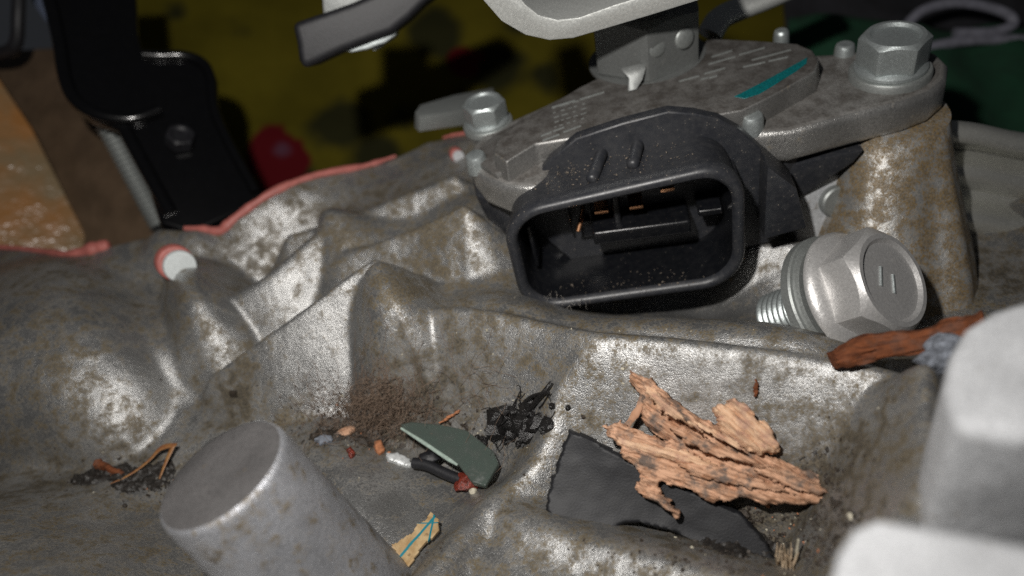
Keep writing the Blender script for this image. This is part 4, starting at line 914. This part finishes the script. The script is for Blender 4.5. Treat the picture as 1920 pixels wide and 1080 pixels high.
# straw tuft near the lens side
M['straw'] = mat_simple('straw', (.62, .48, .33), .7, 0, .4, 14, .3, .02)
st = empty('straw_tuft', W(1480, 1075, .4), 'frayed pale straw tuft at the end of the black plastic shard', 'straw')
for k in range(26):
    a = W(1478 + rng.normal() * 9, 1085 + rng.normal() * 5, .5); b = W(1470 + rng.normal() * 16, 1030 + rng.normal() * 10, 1.0 + rng.random() * .25); c = (a + b) / 2 + rng.normal(size=3) * .03
    V, F = tube_vf([a, c, b], [.03, .028, .008], 5, .5); mesh('straw', V, F, M['straw'], st, 80)
a, c, b = W(1488, 1080, .6), W(1492, 1045, .95), W(1497, 1012, 1.25)
V, F = tube_vf([a, c, b], [.04, .035, .02], 6, .6); mesh('straw', V, F, M['pale'], st, 80)
# root clump at the divider rib
rc_ = hit(962, 800)
rt = empty('root_clump', rc_, 'tarry black root clump with one thin stalk beside the dividing rib', 'root clump')
bm = bmesh.new()
for k in range(75):
    s = rng.normal(size=2) * np.array([30, 17]); q = hit(962 + s[0] - s[1] * .8, 802 + s[1]); r_ = .028 * math.exp(abs(rng.normal()) * .65); c = q + up * rng.uniform(0, .16) * math.exp(-(s[0] / 40) ** 2)
    mt = Matrix.Translation(tuple(c)) @ Matrix.Rotation(rng.random() * 6, 4, 'Z') @ Matrix.Rotation(rng.random() * 6, 4, 'X') @ Matrix.Diagonal((r_ * rng.uniform(.7, 1.9), r_, r_ * rng.uniform(.6, 1.2), 1))
    nv = bmesh.ops.create_icosphere(bm, subdivisions=2, radius=1, matrix=mt)['verts']
    for v in nv: v.co += Vector(rng.normal(size=3) * r_ * .16)
cl = bmobj('clod', bm, M['soil_black'], rt, 30); cl['kind'] = 'stuff'
for k in range(26):
    x_, y_ = 962 + rng.normal() * 32, 802 + rng.normal() * 16; pts = [hit(x_, y_) + up * .03]; d_ = unit(rng.normal(size=3) * np.array([1, 1, .4]))
    for _ in range(7):
        d_ = unit(d_ + rng.normal(size=3) * .5); nq = pts[-1] + d_ * .06; nq[2] = max(nq[2], hz(nq[0], nq[1]) + .015); pts.append(nq)
    tube('rootlet', pts, list(np.linspace(.016, .006, 8)), M['soil_black'], rt, 5)
sk = [hit(985, 790) + up * .1, hit(1005, 765) + up * .12, hit(1025, 742) + up * .12, hit(1036, 722) + up * .06]
tube('stalk', catmull(sk, 5), .035, M['soil_black'], rt, 8)
sk = [hit(978, 775) + up * .14, hit(1000, 757) + up * .16, hit(1030, 742) + up * .08]
tube('stalk', catmull(sk, 5), .028, M['soil_black'], rt, 8)

def soil_bed(name, spots, thick, mat, label, seed):
    cs = [(hit(px, py), rx, ry) for px, py, rx, ry in spots]
    X = np.arange(min(c[0] - rx for c, rx, ry in cs) - .2, max(c[0] + rx for c, rx, ry in cs) + .2, .028); Y = np.arange(min(c[1] - ry for c, rx, ry in cs) - .2, max(c[1] + ry for c, rx, ry in cs) + .2, .028)
    X, Y = np.meshgrid(X, Y); f = np.full(X.shape, -9.0)
    for c, rx, ry in cs: f = np.maximum(f, 1 - ((X - c[0]) / rx) ** 2 - ((Y - c[1]) / ry) ** 2)
    i = np.clip(((X - gx[0]) / STEP).round().astype(int), 1, len(gx) - 2); j = np.clip(((Y - gy[0]) / STEP).round().astype(int), 1, len(gy) - 2)
    sl = np.hypot(GZ[j, i + 1] - GZ[j, i - 1], GZ[j + 1, i] - GZ[j - 1, i]) / (2 * STEP)
    f = f * .8 - np.clip(sl - .8, 0, 9) * 1.6 + (fbm(X * 2.2, Y * 2.2, 4, seed) - .5) * 2.4
    i = np.clip(((X - gx[0]) / STEP).round().astype(int), 0, len(gx) - 1); j = np.clip(((Y - gy[0]) / STEP).round().astype(int), 0, len(gy) - 1)
    Z = GZ[j, i] - .02 + np.clip(f, 0, 1) * thick + np.clip(f * 3, 0, 1) * ((fbm(X * 9, Y * 9, 4, seed + 3) - .35) * .16 + np.clip(fbm(X * 17, Y * 17, 2, seed + 8) - .55, 0, 1) * .25 + rng.random(X.shape) * .015)
    cell = (f[:-1, :-1] > 0) & (f[1:, :-1] > 0) & (f[:-1, 1:] > 0) & (f[1:, 1:] > 0); id_ = np.arange(X.size).reshape(X.shape)
    F = np.stack([id_[:-1, :-1], id_[:-1, 1:], id_[1:, 1:], id_[1:, :-1]], -1)[cell]
    us, inv = np.unique(F, return_inverse=True); V = np.stack([X, Y, Z], -1).reshape(-1, 3)[us]
    me = bpy.data.meshes.new(name); me.from_pydata([tuple(v) for v in V], [], [tuple(map(int, q)) for q in inv.reshape(-1, 4)])
    return tag(link(name, me, mat, None, 60), label, 'soil', None, 'stuff')
soil_bed('soil_bed', [(1400, 1010, 1.1, .55), (1520, 940, .7, .5), (1300, 1000, .8, .35), (1560, 960, .35, .3)], .07, M['soil_dark'], 'dark oily soil bed under the black plastic shard', 5)
soil_bed('soil_bed', [(690, 795, .55, .35), (780, 800, .5, .25), (870, 790, .5, .25), (620, 815, .4, .2)], .07, M['soil'], 'brown matted soil bed behind the glass shard', 15)
soil_bed('soil_bed', [(280, 895, .6, .3), (200, 890, .5, .25)], .03, M['soil_dark'], 'thin dark soil film around the dry grass blade', 25)
# crumbs of soil and grit lying about (uncountable)
def scatter(name, spots, mat, label, seed, rr=(.008, .022)):
    g = np.random.default_rng(seed); bm = bmesh.new()
    for px, py, sx_, sy_, n in spots:
        for k in range(n):
            x = px + g.normal() * sx_ * 1.2; y = py + g.normal() * sy_ * 1.2
            if float(fbm(x / 28, y / 16, 3, seed)) < .5: continue
            q = hit(x, y); r_ = rr[0] * math.exp(abs(g.normal()) * .62)
            mt = Matrix.Translation(tuple(q + up * r_ * .3)) @ Matrix.Rotation(g.random() * 6, 4, 'Z') @ Matrix.Rotation(g.random() * 6, 4, 'X') @ Matrix.Diagonal((r_ * g.uniform(.6, 1.7), r_, r_ * g.uniform(.5, 1), 1))
            bmesh.ops.create_cube(bm, size=1.6, matrix=mt) if g.random() < .4 else bmesh.ops.create_icosphere(bm, subdivisions=1, radius=1, matrix=mt)
    o = bmobj(name, bm, mat, None, 30); return tag(o, label, 'dirt', None, 'stuff')
scatter('soil_crumbs', [(690, 790, 50, 22, 420), (860, 790, 90, 20, 150), (1420, 1000, 95, 42, 1700), (1560, 930, 28, 50, 350), (280, 890, 60, 25, 110), (120, 890, 120, 25, 90), (920, 880, 30, 20, 60), (440, 760, 60, 25, 60), (800, 1040, 30, 15, 40), (1180, 1010, 60, 15, 80)], M['soil'], 'brown soil crumbs gathered in the casing pockets', 7)
scatter('grit', [(760, 830, 90, 30, 70), (1420, 1010, 90, 40, 110), (300, 880, 60, 30, 30), (900, 800, 80, 20, 50), (1100, 640, 200, 30, 20), (860, 690, 120, 60, 30), (1350, 720, 120, 40, 20)], M['pale'], 'pale grit grains scattered through the casing pockets', 8, (.006, .02))
scatter('rust_crumbs', [(1430, 990, 60, 40, 40), (690, 830, 40, 20, 18), (290, 900, 40, 15, 14)], M['chip'], 'orange bark crumbs scattered through the casing pockets', 9, (.008, .022))
# fluff of fibres
M['fluff'] = mat_simple('brown_fluff', (.20, .14, .10), .9, 0, .4, 20, 0)
Vs = []; Fs = []; g = np.random.default_rng(12)
for k in range(900):
    x = 700 + g.normal() * 55; y = 775 + g.normal() * 28; q = hit(x, y) + up * g.uniform(.005, .10); pts = [q]; d = unit(g.normal(size=3) * np.array([1, 1, .25]))
    for s in range(6): d = unit(d + g.normal(size=3) * .45); nq = pts[-1] + d * .06; nq[2] = max(nq[2], hz(nq[0], nq[1]) + .01); pts.append(nq)
    v, f = tube_vf(pts, .0035, 3); b0_ = len(Vs); Vs += v; Fs += [tuple(i + b0_ for i in q_) for q_ in f]
for k in range(60):
    x = 640 + g.random() * 330; y = 690 + g.random() * 120; q = hit(x, y) + up * g.uniform(.01, .05); pts = [q]; d = unit(g.normal(size=3) * np.array([1, 1, .2]))
    for s_ in range(12): d = unit(d + g.normal(size=3) * np.array([.3, .3, .1])); nq = pts[-1] + d * .07; nq[2] = max(nq[2], hz(nq[0], nq[1]) + .01); pts.append(nq)
    v, f = tube_vf(pts, .003, 3); b0_ = len(Vs); Vs += v; Fs += [tuple(i + b0_ for i in q_) for q_ in f]
tag(mesh('brown_fluff', Vs, Fs, M['fluff'], None, 180), 'matted brown fluff of fine fibres in the corner of the pocket', 'fluff', None, 'stuff')
